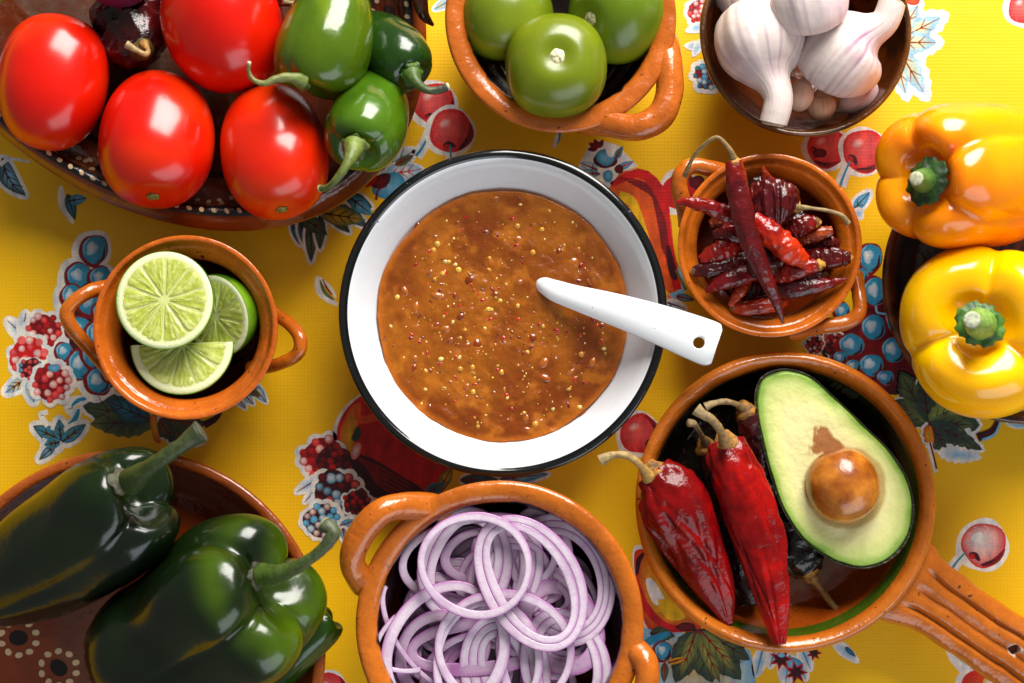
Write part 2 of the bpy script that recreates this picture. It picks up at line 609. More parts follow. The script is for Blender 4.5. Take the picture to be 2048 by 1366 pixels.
p.stroke([(96, 852), (86, 838), (82, 828), (96, 824)], 6, 5, WH)
p.leaf(300, 838, 165, 812, 34, DLEAF, LEAF, MAR, serr=.18, out=5)
p.leaf(310, 842, 180, 848, 28, LEAF, DLEAF, MAR, serr=.15, outline=False)
p.leaf(300, 840, 210, 800, 22, DLEAF, BLUE, MAR, serr=.2, outline=False)
p.leaf(318, 838, 404, 885, 26, DLEAF, LEAF, DRED, serr=.2, out=5)
p.leaf(318, 840, 348, 880, 18, DLEAF, LEAF, DRED, serr=.15, outline=False)
p.leaf(330, 838, 410, 850, 22, DLEAF, LEAF, DRED, serr=.15, outline=False)
p.stroke([(408, 850), (430, 838), (442, 822)], 8, 4, MAR)
p.shape([(300, 838), (312, 830), (316, 860), (322, 884), (308, 880)], ORG, YEL)
p.done()
p = Print('printed_leaves')
for a in [(122, 880, 66, 852, 16), (122, 882, 118, 838, 12), (124, 884, 172, 848, 13), (120, 884, 88, 892, 15), (110, 890, 78, 920, 9)]:
    p.leaf(*a, DLEAF, LBLUE, MAR, out=8, nv=1)
for a in [(122, 880, 70, 856, 11), (122, 882, 118, 842, 9), (124, 884, 168, 850, 10), (120, 884, 88, 890, 11)]:
    p.leaf(*a, BLUE, LEAF, MAR, outline=False, nv=2)
p.done()
p = Print('printed_leaves')
for a in [(470, 790, 492, 818, 8), (485, 785, 508, 810, 8), (500, 765, 534, 806, 11)]:
    p.leaf(*a, BLUE, WH, DRED, out=3, nv=1)
p.leaf(490, 770, 520, 795, 10, LEAF, DLEAF, DRED, outline=False, nv=1)
p.done()
p = Print('printed_curl')
p.stroke([(634, 552), (640, 585), (675, 610)], 2, 3, WH, 7)
p.stroke([(636, 556), (660, 575), (672, 596)], 5, 2, WH)
p.stroke([(640, 560), (650, 585), (668, 600)], 1, 1, LEAF, 4)
p.stroke([(645, 558), (655, 578), (664, 590)], 1, 1, DRED, 2)
p.done()
# apple and blackberries between salsa bowl and onion bowl
p = Print('printed_apple')
out_ = [(676, 850), (700, 810), (740, 785), (800, 790), (880, 860), (900, 960), (850, 1000), (780, 1000), (720, 985), (690, 940), (676, 890)]
p.shape([(u - 8, v) for u, v in out_], WH)
p.shape(out_, RED, hexl('b81214'))
p.shape([(682, 855), (702, 815), (722, 808), (715, 860), (704, 920), (690, 930), (680, 890)], ORG, YEL)
p.shape([(700, 912), (740, 915), (800, 950), (850, 985), (800, 1005), (740, 990), (708, 960)], MAR, hexl('2a0a10'))
p.stroke([(712, 815), (722, 840), (770, 830), (800, 840)], 3, 1, ORG, 8)
p.stroke([(690, 900), (698, 940), (722, 985)], 3, 3, RED, 7)
for k in range(5):
    p.stroke([(705 + 6 * k, 912 + 3 * k), (760, 935 + 9 * k), (830 - 6 * k, 975 + 4 * k)], 1, 1, DRED, 3)
p.blob(712, 902, 9, 18, 20, edge=PINK, mid=WH)
p.stroke([(705, 880), (714, 870), (716, 852)], 4, 2, DLEAF, 8)
p.leaf(880, 975, 905, 935, 12, LEAF, YEL, DRED, outline=False, nv=1)
p.leaf(850, 990, 890, 965, 12, BLUE, DLEAF, DRED, outline=False, nv=1)
p.leaf(920, 960, 1000, 960, 12, DLEAF, BLUE, DRED, out=4, nv=1)
p.leaf(1000, 958, 1098, 948, 12, BLUE, LBLUE, DRED, out=5, nv=1)
p.done()
p = Print('printed_berries')
berry(p, 645, 915, 40)
berry(p, 668, 925, 34, pal=[(MAR, DRED), (DRED, RED)], bg=MAR, out=0)
p.leaf(640, 955, 592, 985, 10, WH, LBLUE, DRED, out=5, nv=0)
p.leaf(640, 970, 608, 1006, 8, WH, LBLUE, DRED, out=4, nv=0)
berry(p, 672, 985, 44, pal=[(MAR, LBLUE), (DRED, PINK), (MAR, DRED), (BLUE, WH)], bg=MAR)
berry(p, 642, 1042, 34, pal=[(BLUE, LBLUE), (DRED, WH), (BLUE, WH)], bg=MAR)
berry(p, 715, 1005, 26, pal=[(DRED, RED), (MAR, DRED)], bg=MAR, out=4)
p.leaf(680, 1052, 712, 1040, 8, BLUE, LBLUE, DRED, out=6, nv=0)
p.leaf(686, 1056, 690, 1085, 7, LEAF, LBLUE, DRED, out=5, nv=0)
p.done()
# blue flower and squash behind the salsa bowl
p = Print('printed_flower')
p.stroke([(1108, 295), (1113, 278), (1120, 262)], 3, 5, WH)
p.stroke([(1115, 288), (1119, 275), (1120, 266)], 1, 3, BLUE)
p.shape([(1150, 345), (1178, 290), (1196, 280), (1236, 290), (1254, 310), (1276, 332), (1240, 345), (1215, 380), (1180, 350)], WH, smooth=False)
p.leaf(1195, 340, 1160, 325, 10, LBLUE, WH, DRED, outline=False, nv=1)
p.leaf(1200, 348, 1150, 344, 8, BLUE, LBLUE, DRED, outline=False, nv=1)
p.blob(1211, 318, 24, 19, 0, edge=MAR, mid=DRED)
p.blob(1211, 315, 19, 16, 0, edge=BLUE, mid=LBLUE)
p.blob(1222, 302, 10, 12, 0, edge=WH)
for a in (-150, -110, -60, 170):
    c, d = math.cos(math.radians(a)), math.sin(math.radians(a))
    p.leaf(1196, 296, 1196 + 22 * c, 296 + 20 * d, 6, DRED, MAR, MAR, outline=False, nv=-1)
p.leaf(1230, 318, 1246, 292, 7, BLUE, LEAF, DRED, outline=False, nv=0)
p.leaf(1235, 338, 1268, 322, 7, BLUE, LBLUE, RED, outline=False, nv=0)
p.blob(1216, 352, 10, 12, 0, edge=BLUE, mid=LBLUE)
p.blob(1238, 338, 9, 9, 0, edge=MAR, mid=DRED)
p.done()
p = Print('printed_squash')
sq = [(1216, 372), (1236, 350), (1270, 340), (1305, 355), (1330, 395), (1336, 450), (1340, 510), (1358, 545), (1366, 585), (1352, 602), (1335, 590), (1330, 540), (1300, 470), (1270, 400), (1240, 380)]
p.shape([(u + 4, v - 2) for u, v in sq], LBLUE, ctr=np.array((1310, 420.)))
p.stroke([(1218, 372), (1262, 372), (1296, 420), (1318, 500), (1346, 585)], 14, 8, ORG, 40)
p.stroke([(1222, 370), (1280, 346), (1322, 390), (1332, 470), (1356, 580)], 5, 8, RED, 12)
p.stroke([(1238, 392), (1262, 402), (1280, 440), (1296, 480)], 10, 3, YEL, 9)
for k in range(5):
    p.stroke([(1240 + k * 8, 356 + 4 * k), (1296 + 3 * k, 372 + 6 * k), (1318 + 3 * k, 450), (1324 + 4 * k, 500 + 8 * k)], 1, 1, DRED, 2.5 + k % 2)
p.stroke([(1335, 490), (1345, 540), (1352, 560)], 3, 3, MAR, 8)
p.stroke([(1334, 590), (1345, 600), (1352, 596)], 3, 2, PINK)
p.leaf(1335, 605, 1372, 618, 8, WH, LBLUE, DRED, out=4, nv=0)
p.leaf(1330, 630, 1344, 608, 7, BLUE, LBLUE, DRED, outline=False, nv=0)
p.leaf(1352, 592, 1390, 600, 8, DLEAF, LBLUE, DRED, outline=False, nv=0)
p.stroke([(1352, 540), (1362, 560), (1372, 580)], 2, 3, LEAF)
p.done()
p = Print('printed_cherries')
cherry(p, 1362, 384, 38, 30, hl=hexl('c81a1c'), out=10, fill=hexl('c40d12'))
p.blob(1395, 365, 16, 14, 0, edge=MAR, mid=DRED)
p.done()
p = Print('printed_cherries')
cherry(p, 1654, 296, 40, 160, out=8, hl=PINK)
p.blob(1640, 306, 14, 9, 0, edge=MAR, mid=DRED)
cherry(p, 1729, 302, 44, 140, [(1700, 322), (1690, 345), (1680, 372)], out=8)
p.done()
p = Print('printed_leaves')
p.leaf(1708, 418, 1740, 384, 11, BLUE, LBLUE, DLEAF, out=6, nv=1)
p.leaf(1712, 420, 1722, 436, 8, WH, LBLUE, DRED, out=4, nv=-1)
p.done()
# prints round the garlic bowl
p = Print('printed_berries')
berry(p, 1398, 22, 22)
berry(p, 1416, 152, 26, pal=[(BLUE, LBLUE), (MAR, BLUE), (BLUE, WH)], bg=DRED, out=8)
p.leaf(1406, 92, 1370, 92, 9, WH, LBLUE, BLUE, out=2, nv=-1)
p.leaf(1404, 80, 1386, 112, 8, WH, LBLUE, BLUE, out=2, nv=-1)
p.leaf(1412, 50, 1372, 62, 9, WH, LBLUE, BLUE, out=2, nv=-1)
p.done()
p = Print('printed_leaves')
L5 = [(1800, 78, 1895, 28, 26), (1800, 85, 1885, 85, 26), (1795, 95, 1856, 200, 26), (1790, 110, 1815, 200, 18), (1800, 70, 1842, 0, 18)]
for a in L5:
    p.leaf(*a, WH, LBLUE, BLUE, serr=.25, out=4, nv=-1)
for a in L5:
    u0, v0, u1, v1, ww = a
    p.leaf(u0, v0, u0 + (u1 - u0) * .86, v0 + (v1 - v0) * .86, ww * .72, LBLUE, hexl('d9cf8a'), DRED, serr=.3, outline=False, nv=2)
p.blob(1826, 2, 14, 8, 0, edge=RED, mid=ORG)
p.done()
p = Print('printed_cherries')
cherry(p, 2048, 16, 32, 60, out=9)
p.done()
p = Print('printed_leaves')
p.leaf(898, 2, 866, 20, 9, LBLUE, YEL, BLUE, out=3, nv=0)
p.done()
# grapes and leaves between the chile pot and the bell peppers
p = Print('printed_grapes')
p.shape([(1640, 660), (1700, 640), (1740, 590), (1800, 600), (1850, 700), (1850, 760), (1790, 790), (1700, 760), (1650, 720)], MAR, DRED)
for u, v, r in [(1640, 670, 20), (1668, 690, 24), (1628, 690, 18)]:
    berry(p, u, v, r, pal=[(DRED, PINK), (MAR, RED), (DRED, WH)], bg=MAR, out=3)
for g in [(1740, 516, 24, 31, 8), (1722, 552, 14, 18, 0), (1750, 583, 26, 31, 0), (1684, 622, 16, 18, 0), (1788, 638, 18, 26, 10), (1746, 655, 26, 28, 0), (1702, 690, 28, 24, 0), (1786, 700, 26, 28, -20), (1742, 730, 26, 24, 0), (1706, 732, 16, 14, 0), (1680, 715, 14, 14, 0), (1770, 755, 18, 16, 0)]:
    grape(p, *g)
p.stroke([(1752, 612), (1755, 625), (1775, 628)], 2, 2, LBLUE)
p.done()
p = Print('printed_grape_leaf')
ctr = (1858, 845)
for tu, tv, ww in [(1800, 742, 30), (1842, 752, 26), (1790, 800, 26), (1930, 800, 34), (1960, 850, 34), (1950, 890, 26), (1890, 905, 22), (1965, 900, 18)]:
    p.leaf(*ctr, tu, tv, ww, DLEAF, LEAF, MAR, serr=.22, out=5 if tv > 840 else 2)
for tu, tv, ww in [(1802, 748, 20), (1844, 758, 17), (1926, 806, 22), (1946, 850, 18), (1940, 886, 17), (1892, 898, 14)]:
    p.leaf(*ctr, tu, tv, ww, LEAF if tu % 4 else DLEAF, DLEAF if tu % 3 else hexl('8aa04a'), MAR, serr=.2, outline=False)
p.leaf(1878, 905, 1962, 915, 12, WH, LBLUE, LBLUE, serr=.4, out=2, nv=-1)
p.shape([(1848, 858), (1862, 852), (1868, 880), (1862, 890), (1850, 880)], ORG, YEL)
p.stroke([(1858, 885), (1866, 920), (1872, 945)], 6, 4, WH)
p.stroke([(1860, 885), (1868, 915), (1873, 938)], 2, 2, DRED)
p.stroke([(1955, 875), (1985, 862), (1998, 835)], 9, 4, MAR)
p.stroke([(1965, 880), (1990, 868), (2003, 838)], 3, 2, LBLUE)
p.leaf(2010, 835, 2060, 850, 12, LBLUE, WH, BLUE, out=4, nv=0)
p.done()
p = Print('printed_cherries')
cherry(p, 1968, 1090, 45, 125, [(1932, 1104), (1915, 1122), (1895, 1150)], out=11, hl=WH)
p.done()
p = Print('printed_cherries')
cherry(p, 1280, 868, 40, 40, out=9)
p.done()
# apple, leaves and star flowers under the frying pan
p = Print('printed_apple')
p.shape([(1265, 1110), (1285, 1090), (1330, 1110), (1400, 1240), (1380, 1262), (1310, 1262), (1280, 1230)], WH)
p.shape([(1268, 1118), (1285, 1098), (1330, 1110), (1400, 1240), (1380, 1262), (1310, 1262), (1284, 1230)], RED, YEL)
p.stroke([(1272, 1160), (1290, 1210), (1330, 1252), (1390, 1258)], 5, 5, RED, 8)
p.shape([(1292, 1160), (1306, 1160), (1330, 1200), (1312, 1210), (1298, 1190)], WH, WH)
p.shape([(1316, 1200), (1345, 1205), (1370, 1235), (1335, 1238)], YEL, YEL)
p.stroke([(1274, 1150), (1278, 1120), (1290, 1105)], 2, 2, MAR, 5)
p.blob(1372, 1254, 20, 9, 0, edge=MAR, mid=DRED)
p.done()
p = Print('printed_grape_leaf')
p.shape([(1286, 1255), (1350, 1262), (1420, 1280), (1500, 1300), (1512, 1366), (1500, 1400), (1330, 1400), (1286, 1330)], LBLUE, YEL, smooth=False)
for a in [(1395, 1260, 1350, 1366, 30), (1390, 1258, 1425, 1366, 34), (1400, 1258, 1482, 1360, 34), (1410, 1262, 1500, 1320, 24), (1300, 1266, 1350, 1272, 14)]:
    p.leaf(*a, DLEAF, LEAF, MAR, serr=.12, outline=False)
for a in [(1398, 1262, 1440, 1366, 15), (1402, 1262, 1470, 1340, 16), (1392, 1262, 1362, 1350, 14)]:
    p.leaf(*a, LEAF, hexl('9aa24a'), DRED, outline=False)
p.stroke([(1286, 1290), (1310, 1278), (1340, 1266)], 4, 4, BLUE, 8)
grape(p, 1326, 1302, 18, 20, 0)
grape(p, 1300, 1320, 16, 18, 0)
p.leaf(1330, 1325, 1328, 1366, 8, DLEAF, LEAF, DRED, outline=False, nv=1)
p.leaf(1336, 1326, 1372, 1316, 6, YEL, ORG, DRED, outline=False, nv=0)
p.done()
p = Print('printed_flower')
for a in [(1525, 1300, 1512, 1352, 12), (1550, 1300, 1540, 1335, 9), (1600, 1290, 1622, 1340, 12), (1580, 1310, 1570, 1370, 18), (1600, 1330, 1612, 1360, 9)]:
    p.leaf(*a, WH, LBLUE, BLUE, out=4, nv=0)
p.blob(1585, 1328, 22, 14, 20, edge=BLUE, mid=LBLUE)
for cx, cy, r in ((1562, 1318, 22), (1592, 1345, 22), (1628, 1306, 15)):
    st = []
    for k in range(14):
        q = r * (1.15 if k % 2 == 0 else .55)
        st.append((cx + q * math.cos(k * math.pi / 7), cy + q * math.sin(k * math.pi / 7)))
    p.fan(st, RED)
    p.fan([(cx + (a - cx) * .75, cy + (b - cy) * .75) for a, b in st], MAR)
p.blob(1563, 1310, 7, 5, 0, edge=LBLUE)
p.leaf(1668, 1284, 1716, 1324, 10, WH, LBLUE, MAR, out=3, nv=-1)
p.leaf(1690, 1294, 1712, 1314, 5, MAR, BLUE, MAR, outline=False, nv=-1)
p.done()
p = Print('printed_apple')
p.shape([(1890, 1296), (1930, 1318), (1975, 1345), (1960, 1366), (1925, 1352), (1898, 1320)], WH, smooth=False)
p.leaf(1916, 1312, 1942, 1332, 6, LBLUE, WH, RED, outline=False, nv=0)
p.blob(1962, 1376, 52, 46, 0, edge=WH)
p.blob(1966, 1376, 44, 40, 0, edge=RED, mid=ORG)
p.blob(1986, 1366, 20, 18, 0, edge=YEL, mid=WH)
p.done()
p = Print('printed_cherries')
cherry(p, 660, 1382, 36, 60, out=8)
p.stroke([(602, 1366), (606, 1340), (608, 1328)], 8, 2, WH)
p.done()


# ------------------------------------------------------------------ dishes
class Dish:
    def __init__(s, u, v, Rpx, zr, prof, seg=180, n=120, ax=1, ay=1, rot=0, wob=.004, seed=1, colfn=None):
        s.c = P(u, v, zr)
        s.R = Rpx * S(zr)
        s.ax, s.ay, s.rot = ax, ay, math.radians(rot)
        s.wob, s.seed = wob, seed
        d = cr([(a, b, *hexl(h)) for a, b, h in prof], n)
        s.r, s.z, s.col = np.maximum(d[:, 0], 0), np.maximum(d[:, 1], .0008), d[:, 2:]
        s.top = int(np.argmax(s.z))
        th = np.linspace(0, 2 * math.pi, seg, endpoint=False)[None]
        s.V = s.pos(th, s.r[:, None], s.z[:, None])
        C = np.broadcast_to(s.col[:, None, :], s.V.shape).copy()
        if colfn:
            C = colfn(th + 0 * s.r[:, None], s.r[:, None] + 0 * th, (np.arange(n)[:, None] > s.top) & (th > -1), C, s.V)
        s.C = C

    def pos(s, th, r, z):
        k = 1 + s.wob * vn(np.stack([np.cos(th) * 1.7, np.sin(th) * 1.7, 0 * th], -1), s.seed)
        zz = z + .0009 * (z / .05) * vn(np.stack([np.cos(th) * 1.4, np.sin(th) * 1.4, 0 * th + 5], -1), s.seed)
        x, y = s.R * r * k * s.ax * np.cos(th), s.R * r * k * s.ay * np.sin(th)
        c, d = math.cos(s.rot), math.sin(s.rot)
        return np.stack([s.c[0] + x * c - y * d, s.c[1] + x * d + y * c, zz + 0 * th], -1)

    def body(s, parent, name='bowl_body', mt=None):
        s.parent = parent
        V, F, C = capped(s.V, s.C)
        F = [f[::-1] for f in F]
        return obj(name, V, F, mt or CLAY, parent, C)

    def inner(s, r):
        return np.interp(r, s.r[s.top:][::-1], s.z[s.top:][::-1])

    def locate(s, u, v):
        z = .02
        for _ in range(8):
            q = P(u, v, z) - s.c
            c, d = math.cos(-s.rot), math.sin(-s.rot)
            x, y = (q[0] * c - q[1] * d) / s.ax, (q[0] * d + q[1] * c) / s.ay
            r, th = math.hypot(x, y) / s.R, math.atan2(y, x)
            z = float(s.inner(min(r, .999)))
        return th, r

    def dots(s, lst, parent, name='painted_dots'):
        """lst: (theta, r, radius in metres, colour)"""
        V, F, C = [], [], []
        for th, r, a, col in lst:
            o = len(V)
            K = 12
            ph = np.linspace(0, 2 * math.pi, K, endpoint=False)
            e = a * (1 + .12 * np.sin(ph * 2 + random.random() * 6))
            rr = np.concatenate([[r], r + e * np.sin(ph) / s.R])
            tt = np.concatenate([[th], th + e * np.cos(ph) / (s.R * max(r, .2))])
            p = s.pos(tt, rr, s.inner(rr))
            p[:, 2] += .00035
            V += list(p)
            C += [col] * (K + 1)
            F += [(o, o + 1 + j, o + 1 + (j + 1) % K) for j in range(K)]
        return obj(name, V, F, PAINT, parent, C, kind='stuff')


def handle(parent, pts, r, seg=24, ns=48, flat=1.0, col='c0661a', prof=None, name='handle', ref=(0, 0, 1), flare=1.35):
    pr = prof or [(0, r * flare), (.12, r * 1.05), (.3, r * .95), (.5, r), (.7, r * .95), (.88, r * 1.05), (1, r * flare)]
    V, th, s = sweep(pts, pr, seg, ns, flat=flat, ref=ref)
    V = V + (fbm(V * 60, 3)[..., None]) * .0006
    return part(name, V, CLAY, parent, hexl(col) + 0 * V)


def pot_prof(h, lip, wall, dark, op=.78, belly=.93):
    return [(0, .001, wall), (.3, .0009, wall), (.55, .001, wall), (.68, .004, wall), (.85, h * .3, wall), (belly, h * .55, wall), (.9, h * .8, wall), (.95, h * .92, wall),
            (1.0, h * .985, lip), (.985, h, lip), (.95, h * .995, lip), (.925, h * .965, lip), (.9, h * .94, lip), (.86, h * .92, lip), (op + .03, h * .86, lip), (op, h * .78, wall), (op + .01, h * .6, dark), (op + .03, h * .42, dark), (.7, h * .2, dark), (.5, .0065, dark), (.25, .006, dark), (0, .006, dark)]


# ---- lime pot
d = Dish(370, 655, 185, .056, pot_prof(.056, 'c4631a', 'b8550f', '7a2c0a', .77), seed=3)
t = thing('clay_pot', 'small orange glazed clay pot with two loop handles holding cut limes', 'pot', (*d.c[:2], 0), 'small orange glazed pots')
d.body(t, 'pot_body')
handle(t, PP([(236, 572, .036), (180, 582, .046), (140, 612, .049), (138, 645, .047), (172, 690, .040), (226, 748, .026)]), 15 * S(.045))
handle(t, PP([(524, 604, .026), (570, 640, .040), (598, 672, .046), (596, 706, .046), (562, 726, .042), (505, 738, .028)]), 14 * S(.045))
limepot = d
strokes = []
for (u, v, k) in [(415, 522, 5), (425, 530, 4), (405, 515, 3), (474, 722, 5), (482, 718, 5), (468, 728, 4), (492, 712, 3)]:
    th, r = d.locate(u, v)
    strokes.append((th, min(r, .8), k * S(.03) * 1.2, hexl('140c08')))
d.dots(strokes, t, 'painted_strokes')

# ---- chile pot
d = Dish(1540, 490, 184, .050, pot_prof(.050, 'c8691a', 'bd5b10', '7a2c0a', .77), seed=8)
t = thing('clay_pot', 'small orange glazed clay pot with two loop handles full of dried red chiles', 'pot', (*d.c[:2], 0), 'small orange glazed pots')
d.body(t, 'pot_body')
handle(t, PP([(1470, 352, .042), (1425, 338, .045), (1385, 332, .046), (1361, 352, .046), (1362, 395, .043), (1378, 445, .036)]), 17 * S(.045))
handle(t, PP([(1706, 555, .032), (1716, 590, .040), (1716, 628, .043), (1690, 646, .043), (1650, 652, .043), (1585, 664, .034)]), 15 * S(.045))
chilepot = d


# ---- tomatillo bowl
def blackglaze(edge, amp, fr, seed, lo=.7, dark='0c0806'):
    def f(th, r, ins, C, V):
        e = edge + amp * fbm(np.stack([np.cos(th) * fr, np.sin(th) * fr, 0 * th], -1), seed, 4)
        return mixc(C, hexl(dark), np.where(ins, sstep(e + .008, e - .008, r) * (.35 + .65 * sstep(lo - .05, lo, r)), 0))
    return f


def cazuela(h, rim, wall, ins, rimw=.16, bottom=None):
    bottom = bottom or ins
    return [(0, .001, wall), (.3, .0009, wall), (.5, .001, wall), (.62, .004, wall), (.8, h * .35, wall), (.9, h * .65, wall), (.955, h * .86, rim), (.99, h * .95, rim), (1, h * .975, rim), (.975, h * 1.0, rim),
            (1 - rimw * .5, h * 1.0, rim), (1 - rimw * .85, h * .975, rim), (1 - rimw, h * .93, rim), (1 - rimw * 1.1, h * .82, ins), (.8 - rimw * .3, h * .5, ins), (.72 - rimw * .2, h * .28, ins), (.6, .008, bottom), (.5, .007, bottom), (.3, .0065, bottom), (0, .0065, bottom)]


d = Dish(1121, 34, 233, .055, cazuela(.055, 'b9621f', 'a04e16', '6a2a0c', .19), seed=5, colfn=blackglaze(.805, .02, 9, 4, lo=.74), seg=300)
t = thing('clay_bowl', 'terracotta bowl with thick rim and black glaze drips holding green tomatillos', 'bowl', (*d.c[:2], 0))
d.body(t)
handle(t, PP([(1316, 50, .038), (1336, 120, .049), (1338, 190, .052), (1316, 236, .053), (1268, 256, .053), (1215, 246, .049), (1130, 228, .036)]), 29 * S(.05), flare=.8, col='b9621f', seg=30, ns=60)

# ---- onion bowl
d = Dish(1000, 1250, 287, .060, cazuela(.060, 'bf691c', 'a9540f', '8a3a10', .15), seed=9, colfn=blackglaze(.85, .012, 8, 7, dark='24100a', lo=.80), seg=240)
t = thing('clay_bowl', 'orange clay bowl with fat twisted loop handles full of purple onion rings', 'bowl', (*d.c[:2], 0))
d.body(t)
handle(t, PP([(890, 1018, .046), (815, 1012, .060), (766, 1022, .066), (726, 1062, .066), (704, 1112, .064), (716, 1152, .056), (750, 1185, .040)]), 28 * S(.06), flare=.85, col='bd671c', seg=30, ns=60)
handle(t, PP([(1262, 1290, .052), (1290, 1330, .060), (1292, 1380, .062), (1270, 1430, .062), (1225, 1446, .056)]), 26 * S(.06), flare=.9, col='bd671c', seg=30)
onionbowl = d

# ---- frying pan
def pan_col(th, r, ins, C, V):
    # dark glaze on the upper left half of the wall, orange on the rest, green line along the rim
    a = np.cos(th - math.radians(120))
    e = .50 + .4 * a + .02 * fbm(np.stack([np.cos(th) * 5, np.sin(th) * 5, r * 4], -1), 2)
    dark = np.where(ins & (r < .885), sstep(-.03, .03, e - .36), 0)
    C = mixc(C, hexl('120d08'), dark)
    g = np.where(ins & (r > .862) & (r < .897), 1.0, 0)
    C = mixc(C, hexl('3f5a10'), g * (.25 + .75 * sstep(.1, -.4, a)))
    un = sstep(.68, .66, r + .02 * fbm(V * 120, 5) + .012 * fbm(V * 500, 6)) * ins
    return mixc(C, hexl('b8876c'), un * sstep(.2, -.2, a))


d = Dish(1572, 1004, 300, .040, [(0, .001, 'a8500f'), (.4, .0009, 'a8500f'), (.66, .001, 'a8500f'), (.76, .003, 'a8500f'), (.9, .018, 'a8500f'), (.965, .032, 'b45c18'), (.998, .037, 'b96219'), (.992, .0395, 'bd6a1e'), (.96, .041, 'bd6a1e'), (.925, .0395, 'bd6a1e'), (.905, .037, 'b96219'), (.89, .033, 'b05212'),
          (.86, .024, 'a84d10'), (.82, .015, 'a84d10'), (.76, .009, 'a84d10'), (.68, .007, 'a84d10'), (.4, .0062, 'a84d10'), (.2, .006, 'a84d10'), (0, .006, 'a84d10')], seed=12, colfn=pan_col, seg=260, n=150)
pan = thing('clay_frying_pan', 'orange clay frying pan with ridged handle holding avocado half and red chiles', 'frying pan', (*d.c[:2], 0))
d.body(pan, 'pan_body')
# little painted cream dots on the dark wall
lst = []
for (u, v) in [(1688, 766), (1700, 772), (1712, 778), (1694, 780), (1708, 788), (1722, 785), (1676, 762)]:
    th, r = d.locate(u, v)
    lst.append((th, min(r, .86), 5 * S(.02), hexl('4c4638')))
d.dots(lst, pan)
# handle: a flat bar with three finger grooves
A3, B3 = P(1798, 1152, .029), P(2128, 1374, .026)
ns, K = 70, 96
ph = np.linspace(0, 2 * math.pi, K, endpoint=False)
ax_ = (B3 - A3) / np.linalg.norm(B3 - A3)
pe = np.cross((0, 0, 1), ax_)
pe /= np.linalg.norm(pe)
V = np.zeros((ns, K, 3))
for i in range(ns):
    t_ = i / (ns - 1)
    hw = (72 + 26 * math.exp(-(t_ / .13) ** 2)) * S(.04) * (1 if t_ < .94 else math.sqrt(max(0.02, 1 - ((t_ - .94) / .062) ** 2)))
    hh = .0085
    x = hw * np.sign(np.cos(ph)) * np.abs(np.cos(ph)) ** .75
    z = hh * np.sign(np.sin(ph)) * np.abs(np.sin(ph)) ** .6
    gr = sum(np.exp(-((x / hw - g) / .055) ** 2) for g in (-.48, 0, .45))
    rid = np.cos(x / hw * math.pi * 2.1) * .0
    fade = sstep(.06, .16, t_) * sstep(1.0, .93, t_)
    z = np.where(np.sin(ph) > .05, z - fade * gr * .0042 + rid, z)
    V[i] = A3 + ax_ * t_ * np.linalg.norm(B3 - A3) + x[:, None] * pe + np.stack([0 * z, 0 * z, z - .002], -1)
V = V + fbm(V * 70, 6)[..., None] * .0005
ph_ = part('handle', V[:, ::-1], CLAY, pan, hexl('be681a') + 0 * V)


def cut(o, center, r, depth=.06, axis=(0, 0, 1), col=(.12, .035, .008)):
    """drill a round hole into an object; col tints its inside"""
    seg = 28
    me = bpy.data.meshes.new('drill')
    a = np.linspace(0, 2 * math.pi, seg, endpoint=False)
    q = Vector((0, 0, 1)).rotation_difference(Vector(axis)).to_matrix()
    vs = [tuple(Vector(center) + q @ Vector((r * math.cos(x), r * math.sin(x), h))) for h in (-depth / 2, depth / 2) for x in a]
    fs = [(i, (i + 1) % seg, seg + (i + 1) % seg, seg + i) for i in range(seg)] + [tuple(range(seg))[::-1], tuple(range(seg, 2 * seg))]
    me.from_pydata(vs, [], fs)
    at = me.color_attributes.new('Col', 'FLOAT_COLOR', 'POINT')
    at.data.foreach_set('color', [*col, 1.0] * len(vs))
    me.materials.append(o.data.materials[0])
    c = bpy.data.objects.new('drill', me)
    COL.objects.link(c)
    md = o.modifiers.new('b', 'BOOLEAN')
    md.operation, md.object, md.solver = 'DIFFERENCE', c, 'EXACT'
    bpy.context.view_layer.update()
    dg = bpy.context.evaluated_depsgraph_get()
    new = bpy.data.meshes.new_from_object(o.evaluated_get(dg))
    o.modifiers.remove(md)
    o.data = new
    bpy.data.objects.remove(c)


cut(ph_, P(2034, 1301, .036), 11 * S(.045), depth=.022, col=(.05, .014, .004))  # blind hole, inside coloured near black to stand for the shade within

# ---- garlic bowl
def garlic_col(th, r, ins, C, V):
    q = fbm(np.stack([np.cos(th) * 3, np.sin(th) * 3, r * 14], -1), 3, 4)
    return mixc(C, hexl('15100a'), sstep(-.1, .7, q) * .75)


d = Dish(1612, 62, 213, .050, [(0, .001, '4a2408'), (.3, .0009, '4a2408'), (.42, .001, '4a2408'), (.5, .004, '4a2408'), (.7, .014, '4a2408'), (.87, .030, '4a2408'), (.96, .043, '5a3412'), (.995, .047, '5a3412'), (1, .049, '6a4218'), (.98, .0502, '6a4218'), (.95, .0495, '5a3412'), (.93, .047, '5a3010'), (.9, .042, '562a0c'), (.8, .029, '5e2c0c'), (.65, .016, '6a300c'), (.45, .009, '6a300c'), (.25, .0075, '6a300c'), (0, .007, '6a300c')], seed=15, colfn=garlic_col, seg=200)
t = thing('clay_bowl', 'dark brown glazed bowl with thin rim holding garlic heads and cloves', 'bowl', (*d.c[:2], 0))
d.body(t)

# ---- brown dish under the bell peppers
def brown_col(th, r, ins, C, V):
    q = fbm(np.stack([np.cos(th) * 9, np.sin(th) * 9, r * 8], -1), 8, 4)
    return mixc(C, hexl('120906'), sstep(-.2, .6, q) * .8)


